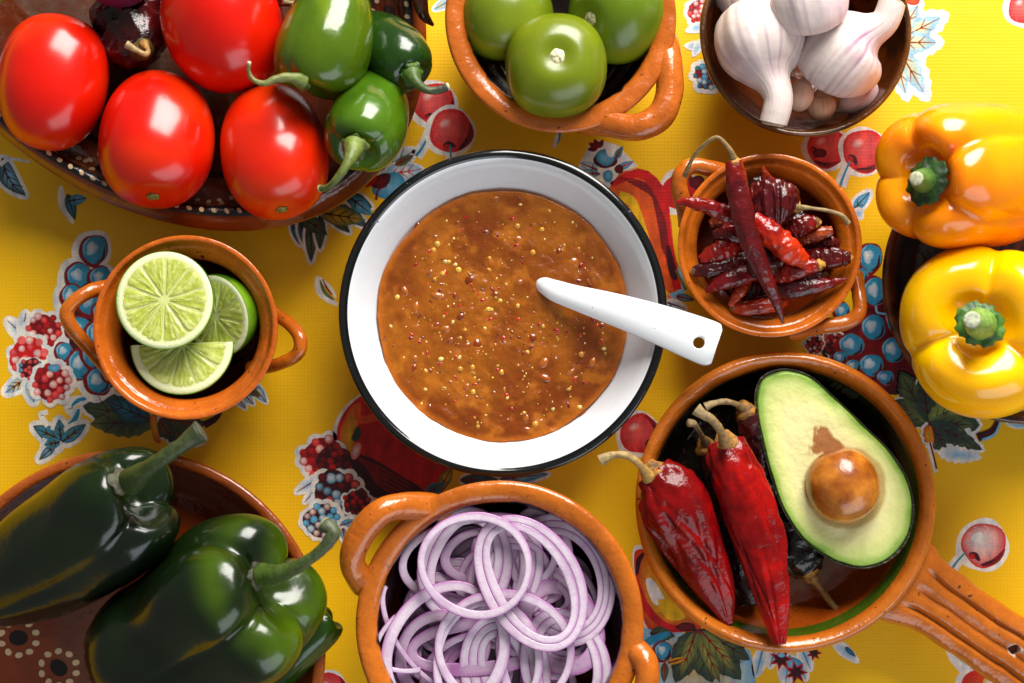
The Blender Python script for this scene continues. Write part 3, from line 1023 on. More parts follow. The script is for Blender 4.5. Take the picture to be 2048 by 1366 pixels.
d = Dish(2052, 562, 286, .034, [(0, .001, '4a2210'), (.4, .0009, '4a2210'), (.6, .001, '4a2210'), (.75, .008, '4a2210'), (.93, .024, '5a2a12'), (.99, .031, '5c3014'), (1, .033, '6a3a18'), (.98, .0345, '6a3a18'), (.94, .034, '5a2e14'), (.9, .031, '4a2410'), (.82, .02, '3c1a0c'), (.7, .010, '4a1e0c'), (.5, .007, '5a2610'), (0, .007, '5a2610')], seed=19, colfn=brown_col)
t = thing('clay_dish', 'dark brown clay dish underneath the orange and yellow bell peppers', 'dish', (*d.c[:2], 0))
d.body(t, 'dish_body')

# ---- poblano plate
def plate_col(th, r, ins, C, V):
    un = sstep(.42, .40, r + .03 * fbm(V * 90, 5)) * ins
    C = mixc(C, hexl('7d4a34'), un * .9)
    return mixc(C, hexl('4a1a08'), sstep(.0, .9, fbm(V * 25, 9)) * .5)


d = Dish(252, 1300, 398, .032, [(0, .001, '8a3c12'), (.4, .0009, '8a3c12'), (.62, .001, '8a3c12'), (.8, .008, '8a3c12'), (.94, .022, '9a4a18'), (.99, .029, 'a2521c'), (1, .031, 'a8561e'), (.985, .0325, 'a8561e'), (.95, .032, 'a04e1a'), (.93, .029, '7a3410'), (.86, .019, '6e2c0c'), (.76, .011, '80350e'), (.6, .007, '8a3a10'), (.3, .006, '8a3a10'), (0, .006, '8a3a10')], seed=22, colfn=plate_col)
pobplate = thing('clay_plate', 'brown glazed clay plate with cream dot rosettes under three poblano peppers', 'plate', (*d.c[:2], 0))
d.body(pobplate, 'plate_body')
CREAM, BLK = hexl('d2b48c'), hexl('0d0705')
for (cu, cv) in [(38, 1276), (118, 1336), (-40, 1200), (210, 1392)]:
    lst = []
    th, r = d.locate(cu, cv)
    lst.append((th, r, 17 * S(.015), BLK))
    for k in range(10):
        a = k * 2 * math.pi / 10 + .3
        th, r = d.locate(cu + 36 * math.cos(a), cv + 34 * math.sin(a))
        lst.append((th, r, 6.8 * S(.015), CREAM))
    d.dots(lst, pobplate, 'painted_rosette')

# ---- tomato platter (oval)
def platter_col(th, r, ins, C, V):
    un = sstep(.56, .53, r + .03 * fbm(V * 60, 5) + .02 * fbm(V * 300, 6)) * ins
    C = mixc(C, hexl('5a463c'), un * (.35 + .6 * sstep(-.6, .6, fbm(V * 200, 7))))
    return mixc(C, hexl('401606'), sstep(.1, .9, fbm(V * 30, 9)) * .5)


d = Dish(260, -145, 704, .036, [(0, .001, '7a3410'), (.4, .0009, '7a3410'), (.70, .001, '7a3410'), (.86, .006, '7a3410'), (.95, .016, '8a3e14'), (.99, .025, '93461a'), (1, .028, '93461a'), (.993, .031, '8c4218'), (.975, .0345, '86401a'), (.96, .036, '6a3014'), (.953, .0364, '18100c'), (.935, .0362, '120c0a'), (.922, .0345, '1a0e0a'), (.915, .031, '6e2c0c'), (.90, .022, '6e2c0c'), (.87, .016, '6e2c0c'), (.84, .013, '6e2c0c'), (.80, .0105, '1c0e08'), (.785, .010, '140b08'), (.77, .0095, '501f0a'), (.6, .007, '55220a'), (.3, .006, '55220a'), (0, .006, '55220a')],
         ay=485.3 / 703.8, rot=-math.degrees(math.atan2(.734, .679)), seed=25, colfn=platter_col, seg=360, n=170)
platter = thing('clay_platter', 'large oval brown clay platter with black dotted rim holding tomatoes and green chiles', 'platter', (*d.c[:2], 0))
d.body(platter, 'platter_body')
lst = []
arc = 0
th = 0
while th < 2 * math.pi:
    q0, q1 = d.pos(np.array([th, th + .01]), np.array([.938] * 2), np.array([.036] * 2))
    lst.append((th, .938, 6.2 * S(.036), CREAM * random.uniform(.6, 1.05)))
    th += .01 * 25.5 * S(.036) / np.linalg.norm(q1 - q0)
d.dots(lst, platter, 'rim_dots')
lst = []
for (cu, cv, k0, k1) in [(128, 306, 0, 10), (402, 432, 0, 10), (470, 428, 0, 10), (205, 340, 0, 10), (778, 22, 0, 10), (800, -60, 0, 10), (330, 420, 0, 10), (545, 425, 0, 10), (40, 235, 0, 10), (760, 230, 0, 10)]:
    th, r = d.locate(cu, cv)
    if r < .9:
        lst.append((th, r, 14 * S(.02), BLK))
    for k in range(9):
        a = k * 2 * math.pi / 9 + .35
        th, r = d.locate(cu + 32 * math.cos(a), cv + 31 * math.sin(a))
        if r < .915:
            lst.append((th, r, 6 * S(.02), CREAM * random.uniform(.75, 1.0)))
for (u, v) in [(172, 322), (185, 338), (165, 345), (150, 335), (434, 415), (446, 442), (430, 448), (440, 402), (350, 430), (370, 420), (362, 408), (500, 440), (516, 436), (610, 438), (690, 380), (672, 396), (720, 372)]:
    th, r = d.locate(u, v)
    if r < .915:
        lst.append((th, r, 5.5 * S(.02), CREAM * .85))
d.dots(lst, platter)


# ---- enamel bowl
d = Dish(1006, 625, 329, .050, [(0, .001, '16181a'), (.4, .0009, '16181a'), (.58, .001, '16181a'), (.66, .004, 'd6d8dc'), (.76, .02, 'd6d8dc'), (.9, .039, 'd6d8dc'), (.95, .0445, '101214'), (.985, .0465, '101214'), (1.0, .0485, '101214'), (.99, .0500, '101214'), (.965, .0505, '101214'), (.948, .0498, '101214'), (.943, .0495, 'd8dade'), (.935, .0490, 'd2d4d8'), (.91, .0470, 'd2d4d8'),
          (.87, .043, 'd2d4d8'), (.80, .0352, 'd2d4d8'), (.72, .024, 'd2d4d8'), (.64, .012, 'd2d4d8'), (.56, .006, 'd2d4d8'), (.3, .005, 'd2d4d8'), (0, .005, 'd2d4d8')], seed=31, wob=.002, seg=256, n=200)
t = thing('enamel_bowl', 'white enamel bowl with black rim full of brown salsa', 'bowl', (*d.c[:2], 0))
d.body(t, 'bowl_body', ENAMEL)
sal_z = .0335
sc = P(1005, 632, sal_z)
sR = 252 * S(sal_z)
rings, seg = 90, 220
th = np.linspace(0, 2 * math.pi, seg, endpoint=False)[None]
rr = np.linspace(0, 1, rings)[:, None]
edge = 1 + .012 * fbm(np.stack([np.cos(th) * 4, np.sin(th) * 4, 0 * th], -1), 5)
X = sc[0] + sR * rr * edge * np.cos(th)
Y = sc[1] + sR * rr * edge * np.sin(th)
q = np.stack([X, Y, 0 * X], -1)
Z = sal_z + .0004 * fbm(q * 110, 3) + .0002 * fbm(q * 380, 4) + .0006 * rr ** 10
# the hollow where the ladle stands
lp = P(1100, 570, sal_z)
dd = np.hypot(X - lp[0], Y - lp[1])
Z = Z + .0016 * np.exp(-(dd / .009) ** 2)
n1 = fbm(q * 55, 8)
C = mixc(hexl('92500f'), hexl('743408'), sstep(-.5, .8, n1))
C = mixc(C, hexl('b0661a'), sstep(.1, 1.0, fbm(q * 160, 9)) * .7)
C = mixc(C, hexl('b8641a'), sstep(.93, 1.0, rr + 0 * th) * .7)
V = np.stack([X, Y, Z], -1)
salsa = thing('salsa', 'chunky brown red salsa with yellow seeds filling the white enamel bowl', 'salsa', (*sc[:2], .01))
Vs = np.concatenate([V.reshape(-1, 3), np.array([[sc[0], sc[1], .006]])])
# underside
low = np.stack([X[-1] * .0 + sc[0] + sR * .70 * np.cos(th[0]), sc[1] + sR * .70 * np.sin(th[0]), 0 * X[-1] + .0075], -1)
Vs = np.concatenate([V.reshape(-1, 3), low, [[sc[0], sc[1], .0075]]])
F = gridf(rings, seg)
nb = rings * seg
for j in range(seg):
    k = (j + 1) % seg
    F.append(((rings - 1) * seg + j, (rings - 1) * seg + k, nb + k, nb + j))
    F.append((nb + j, nb + k, nb + seg))
Cs = np.concatenate([C.reshape(-1, 3), np.tile(hexl('9a5212'), (seg + 1, 1))])
obj('salsa_body', Vs, F, SALSA, salsa, Cs)


def bits(name, N, rlo, rhi, aspect, cols, thick, seed, bury=.0):
    r_ = np.random.default_rng(seed)
    VV, FF, CC = [], [], []
    K = 9
    for i in range(N):
        a, qq = r_.random() * 6.283, sR * .985 * math.sqrt(r_.random())
        x, y = sc[0] + qq * math.cos(a), sc[1] + qq * math.sin(a)
        R_ = rlo + (rhi - rlo) * r_.random() ** 1.6
        asp = aspect[0] + (aspect[1] - aspect[0]) * r_.random()
        rot = r_.random() * 6.283
        zz = sal_z + .0004 * float(fbm(np.array([x, y, 0]) * 110, 3)) + .0002 * float(fbm(np.array([x, y, 0]) * 380, 4)) - bury * r_.random()
        o = len(VV)
        for (f, h) in ((1.0, -.6), (.85, .55)):
            for k in range(K):
                t2 = k * 6.283 / K
                jj = 1 + .18 * (r_.random() - .5)
                lx, ly = R_ * f * jj * math.cos(t2), R_ * f * asp * jj * math.sin(t2)
                VV.append((x + lx * math.cos(rot) - ly * math.sin(rot), y + lx * math.sin(rot) + ly * math.cos(rot), zz + h * thick * R_))
        VV.append((x, y, zz + thick * R_))
        c = cols[r_.integers(len(cols))] * (.8 + .4 * r_.random())
        CC += [c] * (2 * K + 1)
        for k in range(K):
            k2 = (k + 1) % K
            FF.append((o + k, o + k2, o + K + k2, o + K + k))
            FF.append((o + K + k, o + K + k2, o + 2 * K))
    return obj(name, VV, FF, BITS, salsa, CC, kind='stuff')


bits('seeds', 290, .0005, .0017, (.7, 1), [hexl('d09428'), hexl('d8a83c'), hexl('b87818'), hexl('dcc070'), hexl('c08420')], .4, 1, .0007)
bits('small_seeds', 420, .0003, .0007, (.3, .9), [hexl('d8a040'), hexl('e0c080'), hexl('b87820')], .4, 2, .0002)
bits('chile_flakes', 260, .0005, .0019, (.3, .8), [hexl('a81408'), hexl('8c1006'), hexl('b83010'), hexl('701008')], .18, 3, .0002)
bits('char_flecks', 60, .0003, .0009, (.15, .5), [hexl('1c0f08'), hexl('2a160a')], .2, 4)
bits('pulp', 160, .0010, .0034, (.4, .9), [hexl('8a4210'), hexl('a0561a'), hexl('7a3008'), hexl('94501a')], .14, 5, .0003)

# ---- ladle
ladle = thing('ladle', 'white enamel ladle with a holed flat handle standing in the salsa', 'ladle', P(1200, 610, .035))
ctrl = [(1076, 563, .0285, 17, 0), (1088, 570, .0345, 17, 0), (1112, 582, .0385, 22, 0), (1150, 595, .0420, 25, 0), (1210, 613, .0470, 31, 0), (1270, 632, .0520, 36, 0), (1330, 653, .0560, 41, 0), (1385, 674, .0590, 45, 0), (1418, 687, .0604, 46, 0), (1428, 691, .0608, 43, 0), (1434, 693, .0610, 36, 0)]
cc = cr(ctrl, 60)
pts = np.array([P(a, b, z) for a, b, z, _, _ in cc])
T = np.gradient(pts, axis=0)
T /= np.linalg.norm(T, axis=1)[:, None]
side = np.cross((0, 0, 1), T)
side /= np.linalg.norm(side, axis=1)[:, None]
upv = np.cross(T, side)
K = 40
ph = np.linspace(0, 2 * math.pi, K, endpoint=False)
cs = np.sign(np.cos(ph)) * np.abs(np.cos(ph)) ** .7
sn = np.sign(np.sin(ph)) * np.abs(np.sin(ph)) ** .7
wd = cc[:, 3] * np.array([S(z) for z in cc[:, 2]])
V = pts[:, None] + (wd[:, None] * cs[None])[..., None] * side[:, None] + ((.0009 * sn + .0022 * (1 - cs ** 2))[None] + 0 * wd[:, None])[..., None] * upv[:, None]
Cl = np.broadcast_to(hexl('dfe2e6'), V.shape).copy()
rim_ = (np.abs(cs) > .985)
Cl[:, rim_] = hexl('8a9096')
lh = part('handle', V[:, ::-1], ENAMEL, ladle, Cl[:, ::-1])
cut(lh, P(1397, 686, .061), 11.5 * S(.06), col=(.7, .7, .72))
lh.data.polygons.foreach_set('use_smooth', [True] * len(lh.data.polygons))
# bowl of the ladle, mostly sunk in the salsa: its near lip breaks the surface
lc = P(1052, 556, .028)
th = np.linspace(0, 2 * math.pi, 64, endpoint=False)[None]
prof = cr([(0.0, -.012), (.5, -.0105), (.85, -.006), (1.0, .0045), (1.03, .0052), (1.0, .005), (.94, .003), (.8, -.0045), (.45, -.009), (0.0, -.0105)], 40)
Rl = 47 * S(.03)
V = np.stack([lc[0] + Rl * prof[:, :1] * np.cos(th), lc[1] + Rl * prof[:, :1] * np.sin(th), lc[2] + .0006 + prof[:, 1:] + .0016 * np.cos(th - math.radians(-12)) * np.minimum(prof[:, :1], 1) - .0012], -1)
part('ladle_bowl', V[:, ::-1], ENAMEL, ladle, hexl('d8dade') + 0 * V)


# ------------------------------------------------------------------ tomatoes
def zfix(V, zmin):
    """lower or raise so that the lowest point is at zmin"""
    return V


def fruit(name, label, cat, c, axis, R, half, mt, colA, colB, group=None, scar=True, p=1.9, seed=1, lob=.015, nl=4, dim=.06, scarcol='8a7a34', egg=.06, noise=.01, scr=.115):
    axis = np.array(axis, float)
    axis /= np.linalg.norm(axis)
    c = np.array(c, float)
    K, ns_ = 56, 44
    a = np.linspace(0.02, math.pi - .02, ns_)[:, None]
    th = np.linspace(0, 2 * math.pi, K, endpoint=False)[None]
    ref = np.array((0, 0, 1.)) if abs(axis[2]) < .9 else np.array((0, 1., 0))
    N = ref - axis * (ref @ axis)
    N /= np.linalg.norm(N)
    B = np.cross(axis, N)
    e = 2 / p * .93
    r = np.sin(a) ** e * R * (1 + egg * np.cos(a))
    h = np.sign(np.cos(a)) * np.abs(np.cos(a)) ** e * half
    r = r * (1 + lob * np.cos(nl * th + seed) * np.sin(a)) * (1 + noise * vn(np.stack([np.cos(th) * 1.5 + 0 * a, np.sin(th) * 1.5 + 0 * a, 2 * a / math.pi + 0 * th], -1), seed))
    h = h - dim * R * np.exp(-(a / .26) ** 2) + 0 * th
    V = c + h[..., None] * axis + (r * np.cos(th))[..., None] * N + (r * np.sin(th))[..., None] * B
    q = fbm((V - c) * 28, seed)
    C = mixc(hexl(colA), hexl(colB), sstep(-.3, .9, q))
    o = thing(name, label, cat, (c[0], c[1], V[..., 2].min()), group)
    part('skin', V, mt, o, C)
    if scar:
        tip = c + axis * (half - dim * R)
        rs = R * scr
        a2 = np.linspace(0.05, 1, 6)[:, None]
        rad = rs * a2 * (1 + .08 * np.sin(5 * th))
        Vs_ = tip + (axis * .0002) + (rad * np.cos(th))[..., None] * N + (rad * np.sin(th))[..., None] * B + ((.0009 * (1 - a2 ** 2) + 0 * th))[..., None] * axis
        Cs_ = mixc(hexl(scarcol), hexl('3a2c14'), sstep(.1, .6, fbm(Vs_ * 900, 3)) * .8)
        part('stem_scar', Vs_[::-1], STEM, o, Cs_[::-1])
    return o


TR, TO = 'cc1203', 'dc3006'
fruit('tomato', 'red plum tomato lying beside the dark wrinkled chile, no stem scar showing', 'tomato', P(106, 165, .040), (.10, .95, -.12), 110 * S(.04), 138 * S(.04), TOMATO, TR, TO, 'plum tomatoes on the platter', seed=2, scar=False, p=2.1)
fruit('tomato', 'red plum tomato with stem scar, between two tomatoes on the dotted platter rim', 'tomato', P(314, 277, .044), (.03, -.86, .40), 116 * S(.045), 143 * S(.045), TOMATO, TR, TO, 'plum tomatoes on the platter', seed=5, p=2.08)
fruit('tomato', 'orange red plum tomato with stem scar, touching the green jalapenos', 'tomato', P(548, 302, .044), (.16, -.86, .36), 107 * S(.045), 142 * S(.045), TOMATO, 'd02004', 'e04a08', 'plum tomatoes on the platter', seed=9, p=2.12)
fruit('tomato', 'red plum tomato touched by the curled stem of the lightest jalapeno', 'tomato', P(449, 52, .046), (-.25, .8, .2), 120 * S(.045), 135 * S(.045), TOMATO, TR, TO, 'plum tomatoes on the platter', seed=12, p=2.1, scar=False)


# ------------------------------------------------------------------ peppers
def cut_end(parent, pos, axis, r, col):
    axis = np.array(axis, float)
    axis /= np.linalg.norm(axis)
    V, _, _ = sweep([pos, pos + axis * .0012], [(0, r), (.6, r * 1.05), (1, r * .75)], 14, 5)
    part('cut_end', V, DRYSTEM, parent, hexl(col) + 0 * V)


def stem(parent, pts, radii, col, mt=STEM, col2=None, name='stem', seg=18, endcol=None, knob=.25):
    pts = np.array(pts)
    n = len(radii)
    V, th, s = sweep(pts, [(i / (n - 1), r) for i, r in enumerate(radii)], seg, 36)
    r0 = max(radii)
    V = V + (fbm(V * 260, 4) * r0 * .07)[..., None] * np.stack([np.cos(th), np.sin(th), np.sin(th * 2)], -1)
    C = mixc(hexl(col), hexl(col2 or col), s)
    o = part(name, V, mt, parent, C)
    if endcol:
        cut_end(o, pts[-1], pts[-1] - pts[-2], radii[-1], endcol)
    return o


def calyx(parent, pos, axis, r, col, seed=1, pts=6, mt=STEM, h=.35, name='calyx', col2=None, amp=.12):
    """a ragged cap round the stem base"""
    axis = np.array(axis, float)
    axis /= np.linalg.norm(axis)

    def sh(th, s, R):
        k = 1 + amp * np.cos(pts * th + seed) + .08 * np.sin(2 * th + seed * 3) + .06 * np.cos(pts * 2 * th + seed)
        return R * (1 + (k - 1) * sstep(.3, 1, R / r)), s
    V, th, s = sweep([pos - axis * r * .15, pos + axis * r * h], [(-.25, r * .98), (-.05, r * 1.0), (.15, r * .96), (.45, r * .62), (.75, r * .38), (1.0, r * .3)], 48, 20, sh)
    V = V + (fbm(V * 420, seed) * r * .07)[..., None] * axis
    C = mixc(hexl(col), hexl(col2 or col), sstep(-.4, .7, fbm(V * 300, seed + 2)))
    return part(name, V, mt, parent, C)


JPROF = [(.06, .02), (.035, .22), (.005, .40), (.0, .58), (.05, .80), (.16, .95), (.34, 1.0), (.6, .86), (.8, .6), (.93, .34), (.985, .16), (1.0, .02)]


def lobes(n, depth, sink, ph=0.0, sharp=.55, fade=.75, seed=0, wob=.02):
    def f(th, s, R):
        b = np.abs(np.sin(n * (th + ph) / 2)) ** sharp          # 0 in the grooves, 1 on the lobes
        b = b * (1 + .12 * np.sin(th + seed * 2))
        k = sstep(1.02, fade * .35, s)
        R2 = R * (1 - depth * (1 - b) * (.35 + .65 * k)) * (1 + wob * vn(np.stack([np.cos(th) * 2, np.sin(th) * 2, s * 3], -1), seed))
        rel = R / R.max()
        S2 = s + sink * (1 - b) * sstep(.25, 0, s) * sstep(.05, .6, rel) - sink * .35 * (b - .5) * sstep(.2, 0, s) * sstep(.3, .75, rel)
        return R2, S2
    return f


def green_pepper(name, label, cat, path, R, prof, sh, colA, colB, mt=GREENSKIN, group=None, seed=1, grad=None, seg=72, ns=64, thr=(-.3, .8)):
    pts = np.array(path)
    V, th, s = sweep(pts, [(a, b * R) for a, b in prof], seg, ns, sh)
    q = fbm(V * 30, seed)
    C = mixc(hexl(colA), hexl(colB), sstep(*thr, q))
    if grad:
        C = mixc(C, hexl(grad[0]), sstep(grad[1], grad[2], s) * grad[3] * sstep(-.8, .5, fbm(V * 35, seed + 5)))
    o = thing(name, label, cat, (*pts.mean(0)[:2], V[..., 2].min()), group)
    part('body', V, mt, o, C)
    return o


JG = 'jalapenos on the platter'
o = green_pepper('jalapeno', 'light green fat jalapeno with curled stem lying on top of the others', 'jalapeno', PP([(622, 178, .066), (652, 85, .064), (694, -70, .055)]), 97 * S(.064), JPROF, lobes(3, .05, .03, .6, seed=2), '45600a', '788c16', group=JG, seed=3)
ax0 = P(622, 178, .066) - P(652, 85, .064)
calyx(o, P(600, 158, .079), (-.6, -.35, .55), 24 * S(.07), '3a4e14', 2, 6, col2='506420')
stem(o, PP([(606, 162, .080), (580, 155, .085), (553, 158, .087), (526, 167, .088), (505, 158, .088), (497, 142, .089), (498, 128, .091)]), [.0042, .0024, .0019, .0017, .0013, .0010, .0009], '5e7024', col2='7c7448', endcol='cfc8a8')
o = green_pepper('jalapeno', 'mid green jalapeno with straight stem, leaning on the platter rim', 'jalapeno', PP([(716, 300, .074), (742, 222, .052), (768, 140, .030)]), 84 * S(.06), JPROF, lobes(3, .04, .02, 1.2, seed=4), '1f3e06', '42660e', group=JG, seed=6)
calyx(o, P(708, 297, .078), (-.25, -.6, .7), 28 * S(.07), '304414', 5, 5, col2='566a26', h=.4)
stem(o, PP([(708, 290, .082), (703, 310, .088), (690, 335, .091), (672, 360, .090), (656, 374, .087), (642, 377, .085)]), [.0050, .0037, .0023, .0019, .0017, .0017], '6c7e34', col2='4c5426', endcol='b0a878')
o = green_pepper('jalapeno', 'dark green jalapeno whose stem reaches over the printed cherries', 'jalapeno', PP([(826, 152, .056), (786, 104, .048), (722, 30, .036)]), 66 * S(.05), JPROF, lobes(3, .03, .01, .2, seed=7), '0e2808', '1c3a0c', group=JG, seed=8)
calyx(o, P(826, 150, .062), (.5, -.6, .5), 24 * S(.06), '344e18', 7, 6, col2='466420', h=.7)
stem(o, PP([(824, 150, .064), (832, 164, .068), (850, 178, .068), (872, 182, .067), (894, 174, .067)]), [.0046, .0028, .0020, .0018, .0018], '425e1c', col2='2c2a1c', endcol='c8c0a0')

# poblanos
PPROF = [(.10, .02), (.085, .16), (.03, .36), (.0, .60), (.035, .82), (.12, .96), (.26, 1.0), (.48, .93), (.7, .72), (.86, .47), (.96, .24), (1.0, .02)]
PG = 'poblano peppers on the plate'
o = green_pepper('poblano', 'almost black green poblano pepper with thick stem reaching past the plate rim', 'poblano', PP([(292, 985, .082), (180, 1062, .060), (40, 1152, .046), (-90, 1232, .036)]), 140 * S(.065), PPROF, lobes(3, .20, .06, .55, seed=3, wob=.09), '0a180a', '122209', mt=POB, group=PG, seed=4, grad=('1d3208', .25, .0, .35))
calyx(o, P(248, 962, .095), (.55, .35, .7), 30 * S(.09), '4a4a34', 3, 5, mt=DRYSTEM, col2='241f14', h=.25)
stem(o, PP([(258, 964, .092), (282, 948, .100), (318, 922, .106), (356, 896, .108), (384, 874, .108), (400, 864, .108)]), [.0062, .0052, .0038, .0034, .0036, .0050], '2f440c', col2='3a4226', endcol='4a4a3c')
o = green_pepper('poblano', 'glossy poblano pepper with bright green shoulder and thin hooked stem', 'poblano', PP([(560, 1170, .082), (450, 1226, .064), (330, 1290, .050), (185, 1350, .044)]), 172 * S(.065), PPROF[:-4] + [(.74, .86), (.9, .62), (.97, .32), (1.0, .02)], lobes(4, .20, .07, .35, seed=6, wob=.09), '0b1807', '132409', mt=POB, group=PG, seed=9, grad=('4a680a', .17, .0, .8))
calyx(o, P(520, 1152, .094), (.6, .2, .75), 26 * S(.09), '3a3a24', 8, 5, mt=DRYSTEM, col2='1a160e', h=.25)
stem(o, PP([(526, 1152, .092), (556, 1148, .098), (595, 1134, .104), (635, 1106, .108), (660, 1080, .110), (668, 1062, .110), (650, 1050, .108)]), [.0060, .0046, .0034, .0028, .0026, .0030, .0036], '3c5610', col2='485034', endcol='8a8a70')
green_pepper('poblano', 'half hidden poblano pepper underneath, its end over the plate rim', 'poblano', PP([(668, 1236, .034), (612, 1282, .034), (540, 1360, .026), (470, 1420, .022)]), 44 * S(.03), PPROF, lobes(3, .10, .03, .9, seed=9), '1c3a0a', '2a4c10', mt=POB, group=PG, seed=14)

# bell peppers
BPROF = [(.17, .02), (.155, .14), (.10, .28), (.03, .42), (.0, .58), (.015, .74), (.09, .90), (.22, .985), (.42, 1.0), (.64, .95), (.82, .80), (.93, .58), (.985, .36), (1.0, .2), (.98, .03)]
o = green_pepper('bell_pepper', 'orange bell pepper lying on its side, stem end showing', 'bell pepper', PP([(1838, 356, .086), (1945, 350, .060), (2120, 345, .046)]), 152 * S(.07), BPROF, lobes(5, .12, .05, .42, seed=4, sharp=.5), 'fa8600', 'ff9c00', mt=BELL, seed=3, seg=96, ns=80)
a_ = P(1838, 356, .086) - P(1945, 350, .060)
calyx(o, P(1851, 362, .090), (-.62, .0, .62), 47 * S(.09), '16300a', 2, 7, h=.3, amp=.05, col2='2c5214')
stem(o, PP([(1850, 362, .089), (1842, 360, .098), (1833, 357, .106)]), [.0060, .0048, .0030], '2f5e14', col2='5a7a34', endcol='b8bca0')
o = green_pepper('bell_pepper', 'yellow bell pepper standing upright, resting against the orange pepper', 'bell pepper', PP([(1962, 645, .092), (1978, 660, .055), (1998, 672, .012)]), 176 * S(.065), BPROF, lobes(3, .15, .10, math.radians(-32), seed=6, sharp=.5), 'ffb800', 'ffc600', mt=BELL, seed=6, seg=96, ns=80)
calyx(o, P(1961, 648, .092), (-.1, .05, 1), 47 * S(.09), '264e10', 4, 8, h=.3, amp=.05, col2='4a7a20')
stem(o, PP([(1962, 648, .092), (1957, 646, .100), (1944, 640, .110)]), [.0072, .0062, .0036], '6a9a3a', col2='7a9a50', endcol='c0c8b0')


# ------------------------------------------------------------------ dried chiles
def crumple(k, fr, seed, ln):
    def f(th, s, R):
        p1 = np.stack([np.cos(th) * fr, np.sin(th) * fr, s * ln], -1)
        a = 1 - np.abs(vn(p1, seed)) * 2
        a = np.sign(a) * np.abs(a) ** 1.5
        b = vn(p1 * 2.1 + 7, seed + 3)
        c = 1 - np.abs(vn(np.stack([np.cos(th) * .9, np.sin(th) * .9, s * ln * 1.9], -1) + 3, seed + 8)) * 2
        return R * (1 + k * (.6 * a + .35 * b + .55 * c - .3)), s
    return f


def dried(label, path, radii, colA, colB, stempath=None, name='dried_chile', group=None, seed=1, flat=.72, wr=.2, fr=1.3, ln=5, seg=40, ns=56, stemr=.0011, caly=None, stemcol='8a6a3a', thr=(-.2, .7), cat='dried chile', capcol='a8742a', mt=None, shp=None):
    pts = np.array(path)
    n = len(radii)
    V, th, s = sweep(pts, [(i / (n - 1), r) for i, r in enumerate(radii)], seg, ns, shp or crumple(wr, fr, seed, ln), flat=flat)
    q = fbm(V * 75, seed)
    C = mixc(hexl(colA), hexl(colB), sstep(*thr, q))
    o = thing(name, label, cat, (*pts.mean(0)[:2], V[..., 2].min()), group)
    part('pod', V, mt or DRIED, o, C)
    t0 = pts[0] - pts[1]
    t0 /= np.linalg.norm(t0)
    if caly:
        Vc, thc, sc_ = sweep([pts[0] - t0 * caly * .7, pts[0] + t0 * caly * .8], [(0, caly * 1.05), (.35, caly * 1.1), (.6, caly * .8), (1, caly * .45)], 20, 12, crumple(.16, 2, seed, 2))
        part('calyx', Vc, DRYSTEM, o, mixc(hexl(capcol), hexl('5a3a14'), sstep(-.2, .6, fbm(Vc * 500, seed))))
    if stempath is not None:
        k = len(stempath)
        stem(o, stempath, [stemr * 1.9] + [stemr] * (k - 2) + [stemr * 1.5], stemcol, DRYSTEM, col2='9a8660', seg=12)
    return o


# guajillos in the pan
def folds(seed, n=9):
    r_ = np.random.default_rng(seed)
    fs = [(r_.uniform(-1.7, 1.7), r_.uniform(-2.2, 2.2), r_.uniform(.05, .85), r_.uniform(.12, .38), r_.uniform(.07, .2), r_.uniform(.09, .24)) for _ in range(n)]

    def f(th, s, R):
        t2 = (th + math.pi) % (2 * math.pi) - math.pi
        k = 1 + .05 * vn(np.stack([np.cos(th) * 1.3, np.sin(th) * 1.3, s * 4], -1), seed)
        for t0, sl, s0, ln, wd, dp in fs:
            d_ = t2 - (t0 + sl * (s - s0))
            env = np.exp(-((s - s0) / ln) ** 2)
            k = k - dp * env * np.exp(-np.abs(d_ / wd) ** 1.3) + .5 * dp * env * np.exp(-((d_ - wd * 1.7) / wd) ** 2)
        c = vn(np.stack([np.cos(th) * 3.4, np.sin(th) * 3.4, s * 16], -1), seed + 2)
        k = k + .13 * c * sstep(.3, .1, s) + .10 * c * sstep(.82, .95, s)
        return R * k, s
    return f


dried('red dried guajillo chile whose pale stem hangs over the pan rim', PP([(1306, 942, .052), (1332, 975, .052), (1372, 1050, .047), (1406, 1125, .042), (1440, 1198, .038), (1457, 1248, .036)]), [.0090, .0170, .0150, .0122, .0085, .0026], '74060a', '900a0a', PP([(1298, 955, .056), (1280, 930, .062), (1255, 912, .064), (1225, 910, .063), (1200, 922, .062)]), name='guajillo_chile', group='guajillo chiles in the pan', seed=3, mt=GUAJ, shp=folds(3), flat=.66, wr=.16, fr=1.5, ln=2.2, stemr=.0019, caly=.0062, stemcol='a8803a', seg=88, ns=110, cat='guajillo chile')
dried('red dried guajillo chile lying against the avocado with its tip on the pan rim', PP([(1452, 884, .050), (1462, 920, .052), (1492, 1000, .050), (1520, 1085, .048), (1545, 1190, .047), (1560, 1288, .046)]), [.0090, .0124, .0130, .0112, .0080, .0030], '78060a', '980c0a', PP([(1452, 886, .062), (1440, 860, .068), (1422, 838, .072), (1404, 828, .073), (1392, 818, .073)]), name='guajillo_chile', group='guajillo chiles in the pan', seed=8, mt=GUAJ, shp=folds(12), flat=.66, wr=.16, fr=1.5, ln=2.2, stemr=.0020, caly=.0066, stemcol='8a6430', seg=88, ns=110, cat='guajillo chile')
dried('dark dried chile with curved stem tucked behind the avocado', PP([(1488, 818, .036), (1505, 845, .034), (1530, 900, .028), (1560, 980, .022)]), [.0055, .0105, .0120, .0080], '2a060a', '4a0c10', PP([(1488, 818, .038), (1472, 808, .044), (1448, 803, .048), (1424, 808, .050), (1410, 814, .050)]), group='dark chiles in the pan', seed=11, caly=.0050, stemr=.0014, stemcol='7a5a30')
